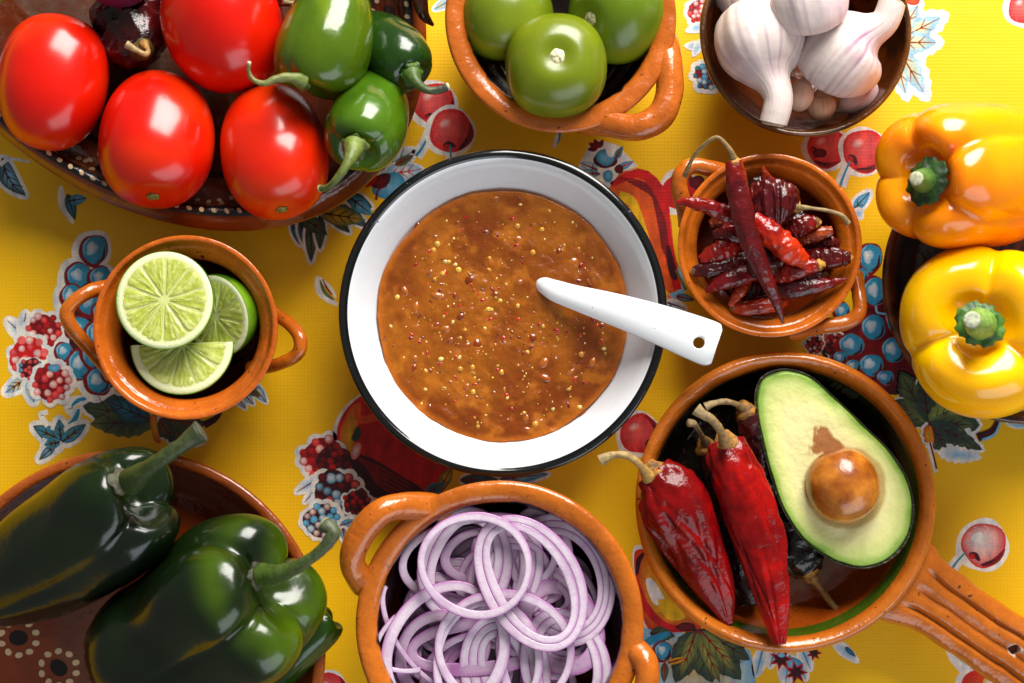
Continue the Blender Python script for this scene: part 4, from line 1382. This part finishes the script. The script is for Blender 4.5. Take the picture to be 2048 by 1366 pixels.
dried('black dried chile with forked stem tucked behind the red guajillos', PP([(1410, 890, .026), (1430, 940, .024), (1460, 1020, .020), (1490, 1120, .018), (1500, 1210, .018)]), [.0040, .0085, .0110, .0110, .0050], '14060a', '2a080c', PP([(1412, 886, .030), (1398, 862, .040), (1388, 848, .046), (1378, 846, .048)]), group='dark chiles in the pan', seed=14, caly=.0050, stemr=.0013, stemcol='6a4a28')
dried('black dried chile under the avocado, tan stem lying on the bare clay', PP([(1618, 1146, .021), (1602, 1110, .022), (1585, 1060, .020), (1575, 990, .017)]), [.0075, .0130, .0135, .0060], '0c0808', '1c1010', PP([(1620, 1146, .022), (1634, 1168, .021), (1655, 1196, .018), (1675, 1220, .016), (1696, 1232, .016)]), group='dark chiles in the pan', seed=17, caly=.0056, stemr=.0017, stemcol='9a6a2a', flat=.7)

# dried chiles in the small pot (coordinates from a close look at the pot)
def cp(x, y, z):
    return P(1320 + x / 3.105, 260 + y / 3.105, z)


def arbol(label, pts, radii, ca='6a0a0c', cb='90140c', seed=1, st=None, cal=None, wr=.2, flat=.75, capcol='c08a30', name='arbol_chile'):
    k = S(.05) / 3.105
    dried(label, [cp(*q) for q in pts], [r * k * 1.16 for r in radii], ca, cb, None if st is None else [cp(*q) for q in st], name=name, group='dried chiles in the small pot', seed=seed, wr=wr, flat=flat, fr=1.7, ln=7, seg=40, ns=64, caly=None if cal is None else cal * k, stemr=12 * k, stemcol='8a7244', capcol=capcol)


BR, BO = '8a0c08', 'b8280a'
arbol('longest dark red dried chile lying across the pile with wiry stem', [(462, 190, .074), (480, 330, .073), (510, 500, .072), (560, 690, .070), (640, 880, .066), (715, 1050, .062), (766, 1200, .058)], [44, 58, 60, 54, 44, 30, 8], '520810', '7c100c', 3, [(458, 175, .075), (425, 110, .078), (350, 45, .080), (255, 110, .074), (195, 190, .066), (155, 285, .058)], 36, wr=.12)
arbol('red dried chile with its tip over the pot rim beside the handle', [(100, 448, .064), (180, 448, .064), (290, 470, .064), (420, 525, .062), (520, 560, .060)], [10, 34, 42, 46, 40], '780a14', BR, 5)
arbol('bright red wrinkled dried chile in the middle of the pile', [(575, 540, .064), (650, 610, .065), (750, 700, .065), (840, 780, .064), (905, 815, .062)], [34, 62, 66, 64, 36], BR, BO, 7, wr=.15)
arbol('big crumpled maroon dried chile with a long straight grey stem', [(845, 480, .060), (790, 450, .062), (690, 450, .062), (570, 460, .058)], [40, 108, 120, 80], '4a0810', '6c0e12', 11, [(850, 480, .064), (930, 485, .067), (1040, 500, .068), (1130, 530, .067), (1168, 580, .064)], 40, wr=.3, flat=.55)
arbol('orange brown chile tip sticking up against the pot wall', [(636, 228, .056), (665, 300, .054), (710, 350, .050), (790, 400, .044)], [8, 30, 44, 40], '8a2408', '9c3a0c', 13)
arbol('dark red chile with yellow calyx beneath the grey stem', [(975, 572, .054), (920, 580, .055), (850, 610, .054), (760, 650, .050)], [30, 48, 54, 44], '6a0a0c', BR, 17, None, 32)
arbol('thin orange brown dried chile under the grey stem, by the pot wall', [(1070, 628, .052), (1000, 640, .052), (900, 672, .050), (800, 690, .046)], [26, 34, 32, 20], '8a300c', 'a8480c', 19)
arbol('dark crimson chile lying on the pot lip with a broken yellow end', [(1180, 795, .052), (1090, 795, .052), (1000, 800, .050), (890, 810, .046)], [34, 54, 58, 48], '50060c', '7a0c0c', 23, None, 26)
arbol('red dried chile with a yellow blunt end pointing to the squash print', [(250, 808, .050), (310, 780, .051), (390, 745, .051), (500, 700, .048)], [22, 52, 56, 44], '8a0c0c', 'a81c0a', 29)
arbol('dark maroon dried chile with a brown end resting on the pot lip', [(205, 880, .049), (290, 868, .050), (390, 850, .050), (520, 820, .048), (660, 800, .046)], [26, 48, 54, 56, 50], '3c060e', '5a0a10', 31, None, 24, capcol='8a6a30')
arbol('smooth crimson dried chile with a curved pointed tip', [(282, 1005, .050), (370, 955, .052), (470, 915, .052), (600, 880, .050), (700, 870, .048)], [10, 42, 52, 48, 40], '6c0610', '8a0a12', 37, wr=.1)
arbol('small curled orange red chile end near the pot bottom', [(435, 1095, .046), (470, 1040, .047), (505, 990, .047), (540, 930, .045)], [12, 26, 30, 26], '9a2408', 'b4380c', 41)
arbol('orange red crinkled chile along the lower pot lip', [(450, 1110, .046), (520, 1112, .047), (610, 1100, .047), (710, 1080, .046), (800, 1060, .042)], [22, 36, 38, 36, 20], '94200a', 'ac340c', 43, None, 20)
arbol('long pointed dark chile reaching the pot lip at its tip', [(1158, 925, .050), (1060, 950, .051), (930, 972, .051), (800, 985, .050), (700, 1000, .046)], [6, 30, 46, 54, 44], '46060e', '6c0a10', 47, wr=.14)
arbol('red chile with dry yellow calyx crossing the pile', [(1000, 838, .056), (920, 850, .056), (820, 880, .055), (680, 910, .050)], [28, 42, 46, 36], '7a0a0c', '98160a', 53, None, 34)
arbol('dark glossy chile under the bright red one', [(790, 800, .054), (720, 800, .055), (640, 830, .055), (560, 860, .052)], [40, 62, 66, 50], '40060e', '5c0a12', 59)
arbol('short maroon chile beside the longest chile', [(330, 655, .051), (400, 640, .052), (480, 640, .052), (560, 660, .048)], [22, 44, 50, 40], '5a0810', '7a0c0e', 61)
arbol('brown red chile stub near the rim by the handle', [(312, 590, .048), (360, 572, .049), (430, 580, .047)], [20, 38, 40], '5c1a0a', '7a280c', 67)
arbol('dark chile with frayed calyx half hidden below', [(1020, 900, .047), (960, 905, .048), (860, 925, .047), (740, 940, .045)], [24, 36, 42, 38], '3a060a', '58080c', 71, None, 26)
arbol('curled dark chile scrap against the pot wall', [(1110, 715, .047), (1060, 695, .049), (1020, 710, .047), (960, 730, .044)], [20, 30, 32, 26], '34060a', '50080c', 73)
arbol('dark chile lying behind the crumpled one', [(540, 350, .049), (600, 330, .051), (660, 340, .050), (720, 370, .046)], [24, 42, 46, 30], '2c0608', '40080a', 79, None, 24)
arbol('deep red chile buried in the middle of the pot', [(700, 1010, .038), (600, 990, .038), (480, 960, .038), (380, 930, .036)], [30, 70, 76, 40], '3a060a', '50080c', 83)
arbol('black red chile buried at the bottom of the pot', [(900, 520, .034), (800, 640, .034), (700, 760, .034), (600, 900, .034)], [40, 80, 86, 50], '24060a', '3a080c', 89)
arbol('maroon chile buried below the red chile beside the handle', [(400, 500, .034), (420, 640, .036), (440, 780, .036), (500, 900, .032)], [40, 74, 80, 50], '30060a', '46080c', 97)

# dark wrinkled chile between the tomatoes
dried('dark wrinkled dried chile with a bent tan stem between the tomatoes', PP([(284, 100, .046), (272, 80, .036), (262, 40, .026), (256, -20, .020)]), [.0090, .0175, .0170, .0080], '260609', '4c0a0e', PP([(288, 88, .050), (296, 102, .056), (290, 108, .060), (272, 100, .061), (252, 88, .062)]), name='ancho_chile', group=None, seed=21, wr=.36, fr=1.6, ln=3, flat=.9, stemr=.0013, caly=.0062, stemcol='a87a3a', seg=56, ns=60, cat='dried chile', capcol='4a4a1c')
dried('brown dried chile with its curved tip hanging over the platter rim', PP([(866, 50, .036), (848, 30, .044), (840, -5, .046), (836, -60, .042), (830, -120, .036)]), [.0008, .0032, .0050, .0062, .0062], '2a1208', '3c1a0c', group=None, seed=33, wr=.1)
dried('brown dried chile stem end showing above the tomato by the jalapeno', PP([(600, 4, .052), (560, -12, .050), (520, -40, .044), (480, -80, .036)]), [.0035, .0062, .0090, .0060], '4a220e', '6a3414', PP([(596, 2, .053), (584, 6, .056), (566, 2, .058)]), seed=35, wr=.2, caly=.0042)

# red onion and green pepper at the picture's edge
fruit('red_onion', 'whole purple red onion at the platter middle above the dark chile', 'onion', P(236, -62, .052), (.2, .3, .9), 78 * S(.05), 74 * S(.05), GARLIC, '5a0a30', '7c1848', scar=False, seed=4, p=2, lob=.01)
green_pepper('jalapeno', 'pale green chile beside the plum tomato without a scar', 'jalapeno', PP([(2, 0, .05), (-40, -40, .045), (-90, -90, .04)]), 30 * S(.05), JPROF[::-1] and [(0, .02), (.02, .3), (.08, .55), (.3, .9), (.6, 1), (.9, .7), (1, .05)], None, '6a8a24', '86a038', seed=5)

# ------------------------------------------------------------------ tomatillos
def tomatillo(label, c, axis, R, half, seed, scar=True, colA='66740e', colB='8a921a'):
    return fruit('tomatillo', label, 'tomatillo', c, axis, R, half, TOMATILLO, colA, colB, 'tomatillos in the bowl', scar=scar, seed=seed, p=2.1, lob=.022, nl=4, dim=.13, scarcol='c8c4a0', egg=-.02, noise=.025, scr=.17)


tomatillo('green tomatillo lying on the other two, pale scar facing straight up', P(1113, 131, .056), (.0, .06, 1), 106 * S(.058), 88 * S(.058), 3)
tomatillo('green tomatillo with a small dark scar, resting behind on the handle side', P(1232, 28, .046), (-.62, -.25, .6), 100 * S(.05), 90 * S(.05), 6, colA='566c0e', colB='7a8c18')
tomatillo('smooth green tomatillo with no scar showing, against the dripped rim', P(1012, 34, .044), (-.1, .9, .1), 96 * S(.05), 88 * S(.05), 8, False, colA='5e6e10', colB='80901a')

# ------------------------------------------------------------------ garlic
def garlic(label, path, R, prof, nl, seed, name='garlic_bulb', cat='garlic', group='garlic heads in the bowl', tint='9c7090', base='d6c8c2', depth=.035, root=True, str_=.8, seg=110):
    pts = np.array(path)

    def sh(th, s, r):
        b = np.abs(np.sin(nl * th / 2 + seed))
        k = sstep(.02, .2, s) * sstep(.75, .35, s)
        return r * (1 - depth * (1 - b ** .6) * k + .03 * vn(np.stack([np.cos(th) * 2, np.sin(th) * 2, s * 3], -1), seed) + .016 * vn(np.stack([np.cos(th) * 13, np.sin(th) * 13, s * 2.5], -1), seed + 4)), s
    V, th, s = sweep(pts, [(a, b * R) for a, b in prof], seg, 70, sh)
    lines = vn(np.stack([np.cos(th) * 22, np.sin(th) * 22, s * 1.5], -1), seed + 1)
    pat = fbm(V * 60, seed + 2)
    C = mixc(hexl(base), hexl(tint), (sstep(.15, .9, lines) * .7 + sstep(-.2, 1.0, pat) * .55) * str_ * sstep(.85, .5, s))
    o = thing(name, label, cat, (*pts.mean(0)[:2], V[..., 2].min()), group)
    part('papery_skin', V, GARLIC, o, C)
    if root:
        t0 = pts[0] - pts[1]
        calyx(o, pts[0] + .0, t0, R * .34, 'a08a6a', seed, 9, DRYSTEM, h=.12, name='root_plate', col2='6a543a')
    tN = pts[-1] - pts[-2]
    rr_ = prof[-1][1] * R
    if rr_ > .001 and root:
        cut_end(o, pts[-1], tN, rr_ * .8, 'cdb9a4')
    return o


GP = [(.0, .32), (.02, .55), (.10, .86), (.24, 1.0), (.38, .98), (.50, .80), (.60, .52), (.68, .37), (.80, .31), (.92, .30), (1.0, .29)]
garlic('white garlic head whose thick cut neck rests on the bowl rim', PP([(1512, 16, .050), (1522, 80, .056), (1536, 140, .060), (1556, 195, .064), (1546, 246, .062)]), 94 * S(.056), GP, 8, 2)
garlic('purple streaked garlic head with its twisted neck leaning on the bowl wall', PP([(1650, 158, .046), (1678, 118, .054), (1720, 75, .058), (1768, 45, .062), (1786, 2, .064)]), 92 * S(.056), GP, 9, 5, str_=1.0)
garlic('lilac garlic head on top, only its round side in view', PP([(1626, 50, .066), (1620, 15, .070), (1606, -50, .072), (1600, -110, .070)]), 80 * S(.068), [(.0, .55), (.03, .72), (.12, .92), (.26, 1.0), (.42, .96), (.56, .72), (.68, .4), (.8, .32), (1, .28)], 9, 7, root=False, tint='b894b0')
garlic('pale garlic head tucked behind at the bowl wall', PP([(1492, 14, .036), (1488, -10, .040), (1478, -70, .044), (1470, -120, .044)]), 62 * S(.04), GP, 8, 9, root=False)
CPROF = [(.0, .10), (.04, .34), (.16, .72), (.36, .98), (.55, 1.0), (.75, .72), (.90, .30), (.96, .16), (1.0, .12)]
CG = 'garlic cloves in the bowl'
garlic('pink brown garlic clove wedged between two garlic heads', PP([(1590, 222, .039), (1600, 195, .043), (1606, 170, .045), (1608, 152, .045)]), 26 * S(.03), CPROF, 3, 3, 'garlic_clove', 'garlic clove', CG, 'a8705c', 'e6bca4', .03, False, seg=48)
garlic('round brown garlic clove with a pointed tip in the middle', PP([(1646, 238, .035), (1642, 215, .039), (1640, 192, .040), (1638, 176, .041)]), 31 * S(.03), CPROF, 3, 4, 'garlic_clove', 'garlic clove', CG, 'a06c58', 'e4b894', .03, False, seg=48)
garlic('long pink garlic clove lying along the bowl wall', PP([(1748, 164, .039), (1730, 182, .041), (1704, 202, .040), (1672, 222, .037)]), 30 * S(.03), CPROF, 3, 6, 'garlic_clove', 'garlic clove', CG, 'b07a84', 'dcc0ba', .03, False, seg=48)


# ------------------------------------------------------------------ limes
def lime(label, c, normal, xdir, r, full=True, seed=1, nseg=10):
    """a cut lime: full = half lime with a round face, else a quarter with a half-moon face"""
    ez = np.array(normal, float)
    ez /= np.linalg.norm(ez)
    ex = np.array(xdir, float)
    ex -= ez * (ex @ ez)
    ex /= np.linalg.norm(ex)
    ey = np.cross(ez, ex)
    c = np.array(c, float)
    o = thing('lime_half' if full else 'lime_wedge', label, 'lime', (c[0], c[1], c[2] - r * .9), 'cut limes in the pot')
    w2 = lambda x, y, z: c + np.multiply.outer(x, ex) + np.multiply.outer(y, ey) + np.multiply.outer(z, ez)
    pm = math.pi if full else math.pi * .5
    # peel: quarter or half sphere hung below the face; y<0 side is the half-moon
    a = np.linspace(0.0, math.pi, 40)[:, None]
    f = np.linspace(0, pm, 30)[None]
    rho = r * np.sin(a) * 1.0
    V = w2(r * np.cos(a) + 0 * f, -rho * np.cos(f), -rho * np.sin(f) * 1.05)
    C = mixc(hexl('3f7410'), hexl('6d9a1c'), sstep(-.4, .8, fbm(V * 80, seed)))
    obj('peel', V.reshape(-1, 3), gridf(40, 30, False), LIMEP, o, C)

    def face(basey, basen, name, a0, a1, k):
        # pith sheet
        K = 64
        th = np.linspace(a0, a1, K)[None]
        rr = np.array([0, .3, .6, .80, .90, .965, 1.0])[:, None]
        hh = np.array([0, 0, 0, 0, .0003, .0001, -.0006])[:, None]
        X, Y = r * rr * np.cos(th), r * rr * np.sin(th)
        Vf = c + X[..., None] * ex + Y[..., None] * basey + (hh + 0 * th)[..., None] * basen
        Cf = mixc(hexl('ccd488'), hexl('e2e6b8'), sstep(.8, .9, rr + 0 * th))
        Cf = mixc(Cf, hexl('9cb828'), sstep(.965, 1.0, rr + 0 * th))
        pf = obj(name, Vf.reshape(-1, 3), gridf(7, K, False), PITH, o, Cf)
        for i in range(k):
            b0 = a0 + (a1 - a0) * (i + .0) / k + (.15 * math.sin(i * 2.3 + seed) / k if 0 < i else 0)
            b1 = a0 + (a1 - a0) * (i + 1.0) / k + (.15 * math.sin((i + 1) * 2.3 + seed) / k if i < k - 1 else 0)
            g = .00012
            nr, nt2 = 12, 12
            tt = np.linspace(0, 1, nt2)[None]
            qq = np.linspace(0, 1, nr)[:, None]
            rad = r * (.07 + (.895 - .07) * qq)
            corner = 1 - .045 * np.abs(2 * tt - 1) ** 4
            rad = rad * (1 - (1 - corner) * qq ** 2)
            an0, an1 = b0 + g / rad, b1 - g / rad
            an = an0 + (an1 - an0) * tt
            edge = np.minimum(np.minimum(tt, 1 - tt) * (an1 - an0) * rad, np.minimum(qq, 1 - qq) * r * .75)
            hgt = .0006 * sstep(0, .0007, edge) - .00025
            strk = vn(np.stack([an * 26, rad * 260, 0 * an], -1), seed + i)
            hgt = hgt + .0004 * strk * sstep(0, .001, edge)
            Vq = c + (rad * np.cos(an))[..., None] * ex + (rad * np.sin(an))[..., None] * basey + hgt[..., None] * basen
            Cq = mixc(hexl('b0ba4a'), hexl('d2d888'), sstep(-.4, .8, strk))
            Cq = mixc(Cq, hexl('8fa428'), (1 - qq + 0 * tt) * .25)
            obj('segment', Vq.reshape(-1, 3), gridf(nr, nt2, False), LIMEF, pf, Cq)
    if full:
        face(ey, ez, 'cut_face', 0, 2 * math.pi, nseg)
    else:
        face(-ey, ez, 'cut_face', 0, math.pi, nseg // 2)
        face(-ez, ey, 'cut_face', 0, math.pi, nseg // 2)
    return o


lime('round lime half with its cut face up, on top of the wedges', P(329, 600, .061), (-.06, .02, 1), (1, .3, 0), 99 * S(.061), True, 1, 10)
lime('half moon lime wedge partly under the round half', P(364, 687, .046), (.02, .12, 1), (1, .05, .06), 103 * S(.046), False, 4, 10)
lime('lime half tilted against the pot wall, mostly its green peel side', P(432, 632, .042), (-.52, -.22, .83), (.3, 1, .3), 84 * S(.042), True, 7, 9)

# ------------------------------------------------------------------ avocado
out_ = cr([(1512, 775), (1530, 748), (1572, 737), (1622, 752), (1672, 796), (1735, 856), (1786, 908), (1818, 962), (1829, 1022), (1816, 1080), (1780, 1121), (1726, 1138), (1668, 1123), (1608, 1082), (1566, 1020), (1540, 948), (1520, 868), (1510, 815)], 150, True)
az = .040
avo = thing('avocado_half', 'halved avocado with its round brown pit still in, cut face up', 'avocado', P(1670, 950, .018))
cen = np.array((1672., 960.))
fr = np.concatenate([np.linspace(0, .8, 60), np.linspace(.81, .985, 26)])
Vf, Cf = [], []
for f in fr:
    uv = cen + (out_ - cen) * f
    x = np.array([P(a, b, az) for a, b in uv])
    x[:, 2] = az + .0006 * (1 - f ** 4) + .00025 * fbm(x * 160, 3) - .0018 * sstep(.955, .985, f)
    Vf.append(x)
    jj = f + .03 * fbm(x * 120, 4) * sstep(.2, .9, f)
    c = mixc(hexl('e2dba0') + 0 * x, hexl('d6d78c'), sstep(.60, .80, jj))
    c = mixc(c, hexl('c0ca7c'), sstep(.74, .87, jj))
    c = mixc(c, hexl('88a846'), sstep(.85, .94, jj))
    c = mixc(c, hexl('3f6414'), sstep(.94, .985, jj))
    # brown stain where the stone was pulled, a wedge above the pit
    nz = 9 * fbm(x * 260, 6) + 6 * fbm(x * np.array((700, 200, 200)), 8)
    a1, b1 = uv[:, 0] + nz, uv[:, 1] + nz * .5
    hb = (b1 - 848) / 57
    mk = sstep(-6, 4, a1 - (1634 - 16 * hb)) * sstep(-.06, .04, hb) * sstep(1.15, 1.0, hb) * sstep(5, -5, a1 - (1642 + 58 * hb))
    pd = np.hypot((uv[:, 0] - 1690) / 76, (uv[:, 1] - 976) / 76)
    c = mixc(c, hexl('a98436'), sstep(1.14, 1.03, pd + .03 * fbm(x * 200, 9)) * .75)  # dark of the groove round the pit, painted into the flesh colour
    c = mixc(c, hexl('9c5626'), mk * .92)
    Cf.append(c)
Vf, Cf = np.array(Vf), np.array(Cf)
VV = np.concatenate([Vf.reshape(-1, 3)])
obj('flesh', VV, gridf(len(fr), 150), AVO, avo, Cf)
Vk = []
for a in np.concatenate([[-.05, 0], np.linspace(.03, math.pi / 2 - .03, 24)]):
    uv = cen + (out_ - cen) * max(math.cos(max(a, 0)) ** .9, .02)
    x = np.array([P(p_[0], p_[1], az) for p_ in (cen + (out_ - cen) * (.985 if a < 0 else (math.cos(a) ** .8) * 1.0))])
    x[:, 2] = az - (.0012 if a < 0 else .0002 + .027 * math.sin(a))
    Vk.append(x)
Vk = np.array(Vk)
Ck = mixc(hexl('241a10'), hexl('3c3a14'), sstep(-.3, .8, fbm(Vk * 200, 2)))
VV, F, Ck = capped(Vk[::-1], Ck[::-1])
obj('skin', VV, F, AVOSKIN, avo, Ck)
pa, pb = P(1666, 910, .045), P(1706, 1036, .043)
V, th, s = sweep([pa, (pa + pb) / 2 + np.array((0, 0, .004)), pb], [(-.06, .0002), (-.03, .0065), (.06, .0116), (.24, .0158), (.48, .0174), (.74, .0155), (.92, .0098), (1.02, .0045), (1.045, .0002)], 56, 50)
V = V + np.array((0, 0, -.004))
q = fbm(V * 110, 3)
C = mixc(hexl('9c5516'), hexl('c27a28'), sstep(-.5, .7, q))
dtop = np.linalg.norm(V - pa, axis=-1)
C = mixc(C, hexl('5a3020'), sstep(.012, .002, dtop + .004 * fbm(V * 200, 5)) * .7)
part('pit', V, PIT, avo, C)

# ------------------------------------------------------------------ onion rings
OG = 'onion rings in the clay bowl'
PUR, LIL, OWH = hexl('8a3a84'), hexl('bd98bc'), hexl('d4c6d2')


def ring(label, u, v, rx, ry, rot, wpx, z, h=.0030, tx=0.0, ty=0.0, layers=1, seed=1, bend=.0012, deep=0.0, arc=None):
    r_ = np.random.default_rng(seed + 500)
    K = 110
    full = arc is None
    th = np.linspace(0, 2 * math.pi, K, endpoint=False) if full else np.linspace(math.radians(arc[0]), math.radians(arc[1]), K)
    c = P(u, v, z)
    k = S(z)
    ph1, ph2 = r_.random(2) * 6.283
    wob = 1 + .02 * np.sin(2 * th + ph1) + .012 * np.sin(3 * th + ph2)
    cr_, sr_ = math.cos(-math.radians(rot)), math.sin(-math.radians(rot))
    # cross section: across the width with layer lines, then back underneath
    cols_, prof_ = [], []
    wl = wpx * k / layers
    for L_ in range(layers):
        o0 = -L_ * wl
        for fpos, hgt, cc_ in ((0.0, -.1, PUR), (.0, .42, PUR), (.035, .49, mixc(PUR, LIL, .3)), (.12, .5, LIL), (.4, .5, OWH), (.8, .5, OWH), (.965, .49, mixc(OWH, LIL, .6)), (1.0, .42, mixc(LIL, PUR, .35))):
            if L_ > 0 and fpos == 0.0 and hgt < 0:
                continue
            prof_.append((o0 - fpos * wl, hgt * h))
            cols_.append(cc_)
    prof_ += [(-layers * wl, -.4 * h), (-layers * wl * .5, -.5 * h), (0, -.42 * h)]
    cols_ += [LIL, OWH, mixc(PUR, LIL, .2)]
    prof_, cols_ = np.array(prof_), np.array(cols_)
    M_ = len(prof_)
    off = prof_[:, 0][None]
    wv = 1 + .12 * np.sin(th * 2 + ph2)[:, None]
    X = (rx * k * wob[:, None] + off * wv) * np.cos(th)[:, None]
    Y = (ry * k * wob[:, None] + off * wv) * np.sin(th)[:, None]
    x, y = X * cr_ - Y * sr_, X * sr_ + Y * cr_
    zz = z + prof_[:, 1][None] + tx * x + ty * y + bend * np.sin(2 * th + ph1)[:, None]
    V = np.stack([c[0] + x, c[1] + y, zz], -1)
    n_ = fbm(V * 90, seed)
    C = np.broadcast_to(cols_[None], V.shape)
    C = mixc(C, mixc(LIL, PUR, .35), sstep(.1, 1.0, n_) * (.35 + deep))
    C = mixc(C, PUR, deep * .6)
    F = []
    for i in range(K if full else K - 1):
        i2 = (i + 1) % K
        for j in range(M_):
            j2 = (j + 1) % M_
            F.append((i * M_ + j, i2 * M_ + j, i2 * M_ + j2, i * M_ + j2))
    if not full:
        F += [tuple(range(M_))[::-1], tuple(range((K - 1) * M_, K * M_))]
    return obj('onion_ring', V.reshape(-1, 3), F, ONION, None, C, org=(c[0], c[1], z - .5 * h), label=label, cat='onion ring', group=OG)


R2 = np.random.default_rng(11)
oc = np.array((1000., 1232.))
# hidden filling then middle layers
cnt = 0
for lay, (z0, nn_) in enumerate([(.024, 8), (.031, 10), (.037, 11), (.041, 11), (.0445, 10)]):
    for i in range(nn_):
        a = (i + R2.random() * .7) * 6.283 / nn_ + lay
        rad_ = R2.uniform(55, 125)
        dist = R2.uniform(.6, 1.0) * (212 + lay * 4 - rad_)
        ly, dp = 1 + int(R2.random() < .45), R2.uniform(0, .5)
        lab = ('two layered ' if ly == 2 else 'single ') + ('deep purple' if dp > .25 else 'pale lilac') + ' onion ring buried in the lower part of the heap'
        ring(lab, oc[0] + dist * math.cos(a), oc[1] + 16 + dist * math.sin(a), rad_, rad_ * R2.uniform(.7, .98), R2.uniform(0, 180), R2.uniform(13, 20) * (1 + .8 * (ly - 1)), z0 + R2.uniform(-.002, .002), h=.0036, tx=R2.uniform(-.1, .1), ty=R2.uniform(-.1, .1), layers=ly, seed=cnt, deep=dp)
        cnt += 1
# the ones that can be told apart
ring('wide double onion ring along the bowl wall opposite the twisted handle', 1120, 1158, 112, 132, -18, 40, .047, tx=.10, ty=.02, layers=3, seed=101, deep=.1)
ring('large thin onion ring hugging the far bowl wall', 960, 1120, 158, 96, -8, 18, .048, ty=.08, layers=1, seed=102)
ring('thick double onion ring standing inside the largest ones', 930, 1130, 92, 118, 12, 36, .049, layers=2, seed=103, tx=-.05)
ring('small triple onion ring at the heap middle', 1010, 1150, 70, 110, 20, 44, .0475, layers=3, seed=104)
ring('double onion ring in shade beside the wide ring', 1080, 1110, 66, 100, -10, 34, .046, layers=2, seed=105, deep=.15)
ring('deep purple onion ring under the crossing rings', 960, 1290, 150, 60, -6, 26, .047, layers=1, seed=106, deep=.75)
ring('deep purple skinned onion piece under the long double ring', 1120, 1255, 84, 100, -30, 30, .0475, layers=1, seed=107, deep=.7)
ring('purple onion ring leaning on the bowl wall below the handle', 870, 1310, 78, 96, 30, 24, .047, layers=1, seed=108, deep=.45, ty=.06)
ring('thick onion ring with three layers beside the second loop handle', 1010, 1345, 92, 118, -8, 52, .049, layers=3, seed=109)
ring('onion ring with two layers beside the thick three layered one', 1130, 1330, 88, 116, -14, 34, .0485, layers=2, seed=110, deep=.1)
ring('small bright onion ring inside the thick three layered one', 1040, 1340, 44, 108, -12, 22, .051, layers=1, seed=111)
ring('wide pale onion ring reaching the bowl wall below the twisted handle', 892, 1300, 122, 142, 26, 22, .0525, layers=1, seed=112, tx=-.02, h=.0034)
ring('large pale onion ring arching under the round and double rings', 1010, 1302, 142, 122, 14, 17, .0545, layers=1, seed=113, h=.0032, ty=.02)
ring('narrow pale onion ring lying across the wide pale ring', 975, 1330, 108, 134, 4, 15, .0530, layers=1, seed=114, h=.0030)
ring('long double onion ring crossing the round one diagonally', 1062, 1164, 100, 146, -34, 34, .0570, layers=2, seed=115, tx=.03, h=.0034)
ring('perfectly round thin onion ring lying on top of the heap', 951, 1130, 113, 108, 0, 16, .0600, layers=1, seed=116, h=.0032, bend=.0006)
ring('slender onion strip across the purple rings', 860, 1262, 70, 120, 58, 10, .0525, layers=1, seed=117, arc=(200, 330), h=.0026)
ring('loose purplish onion strip curving beside the widest pale ring', 850, 1270, 60, 130, -34, 10, .0515, layers=1, seed=118, arc=(100, 230), h=.0026, deep=.3)
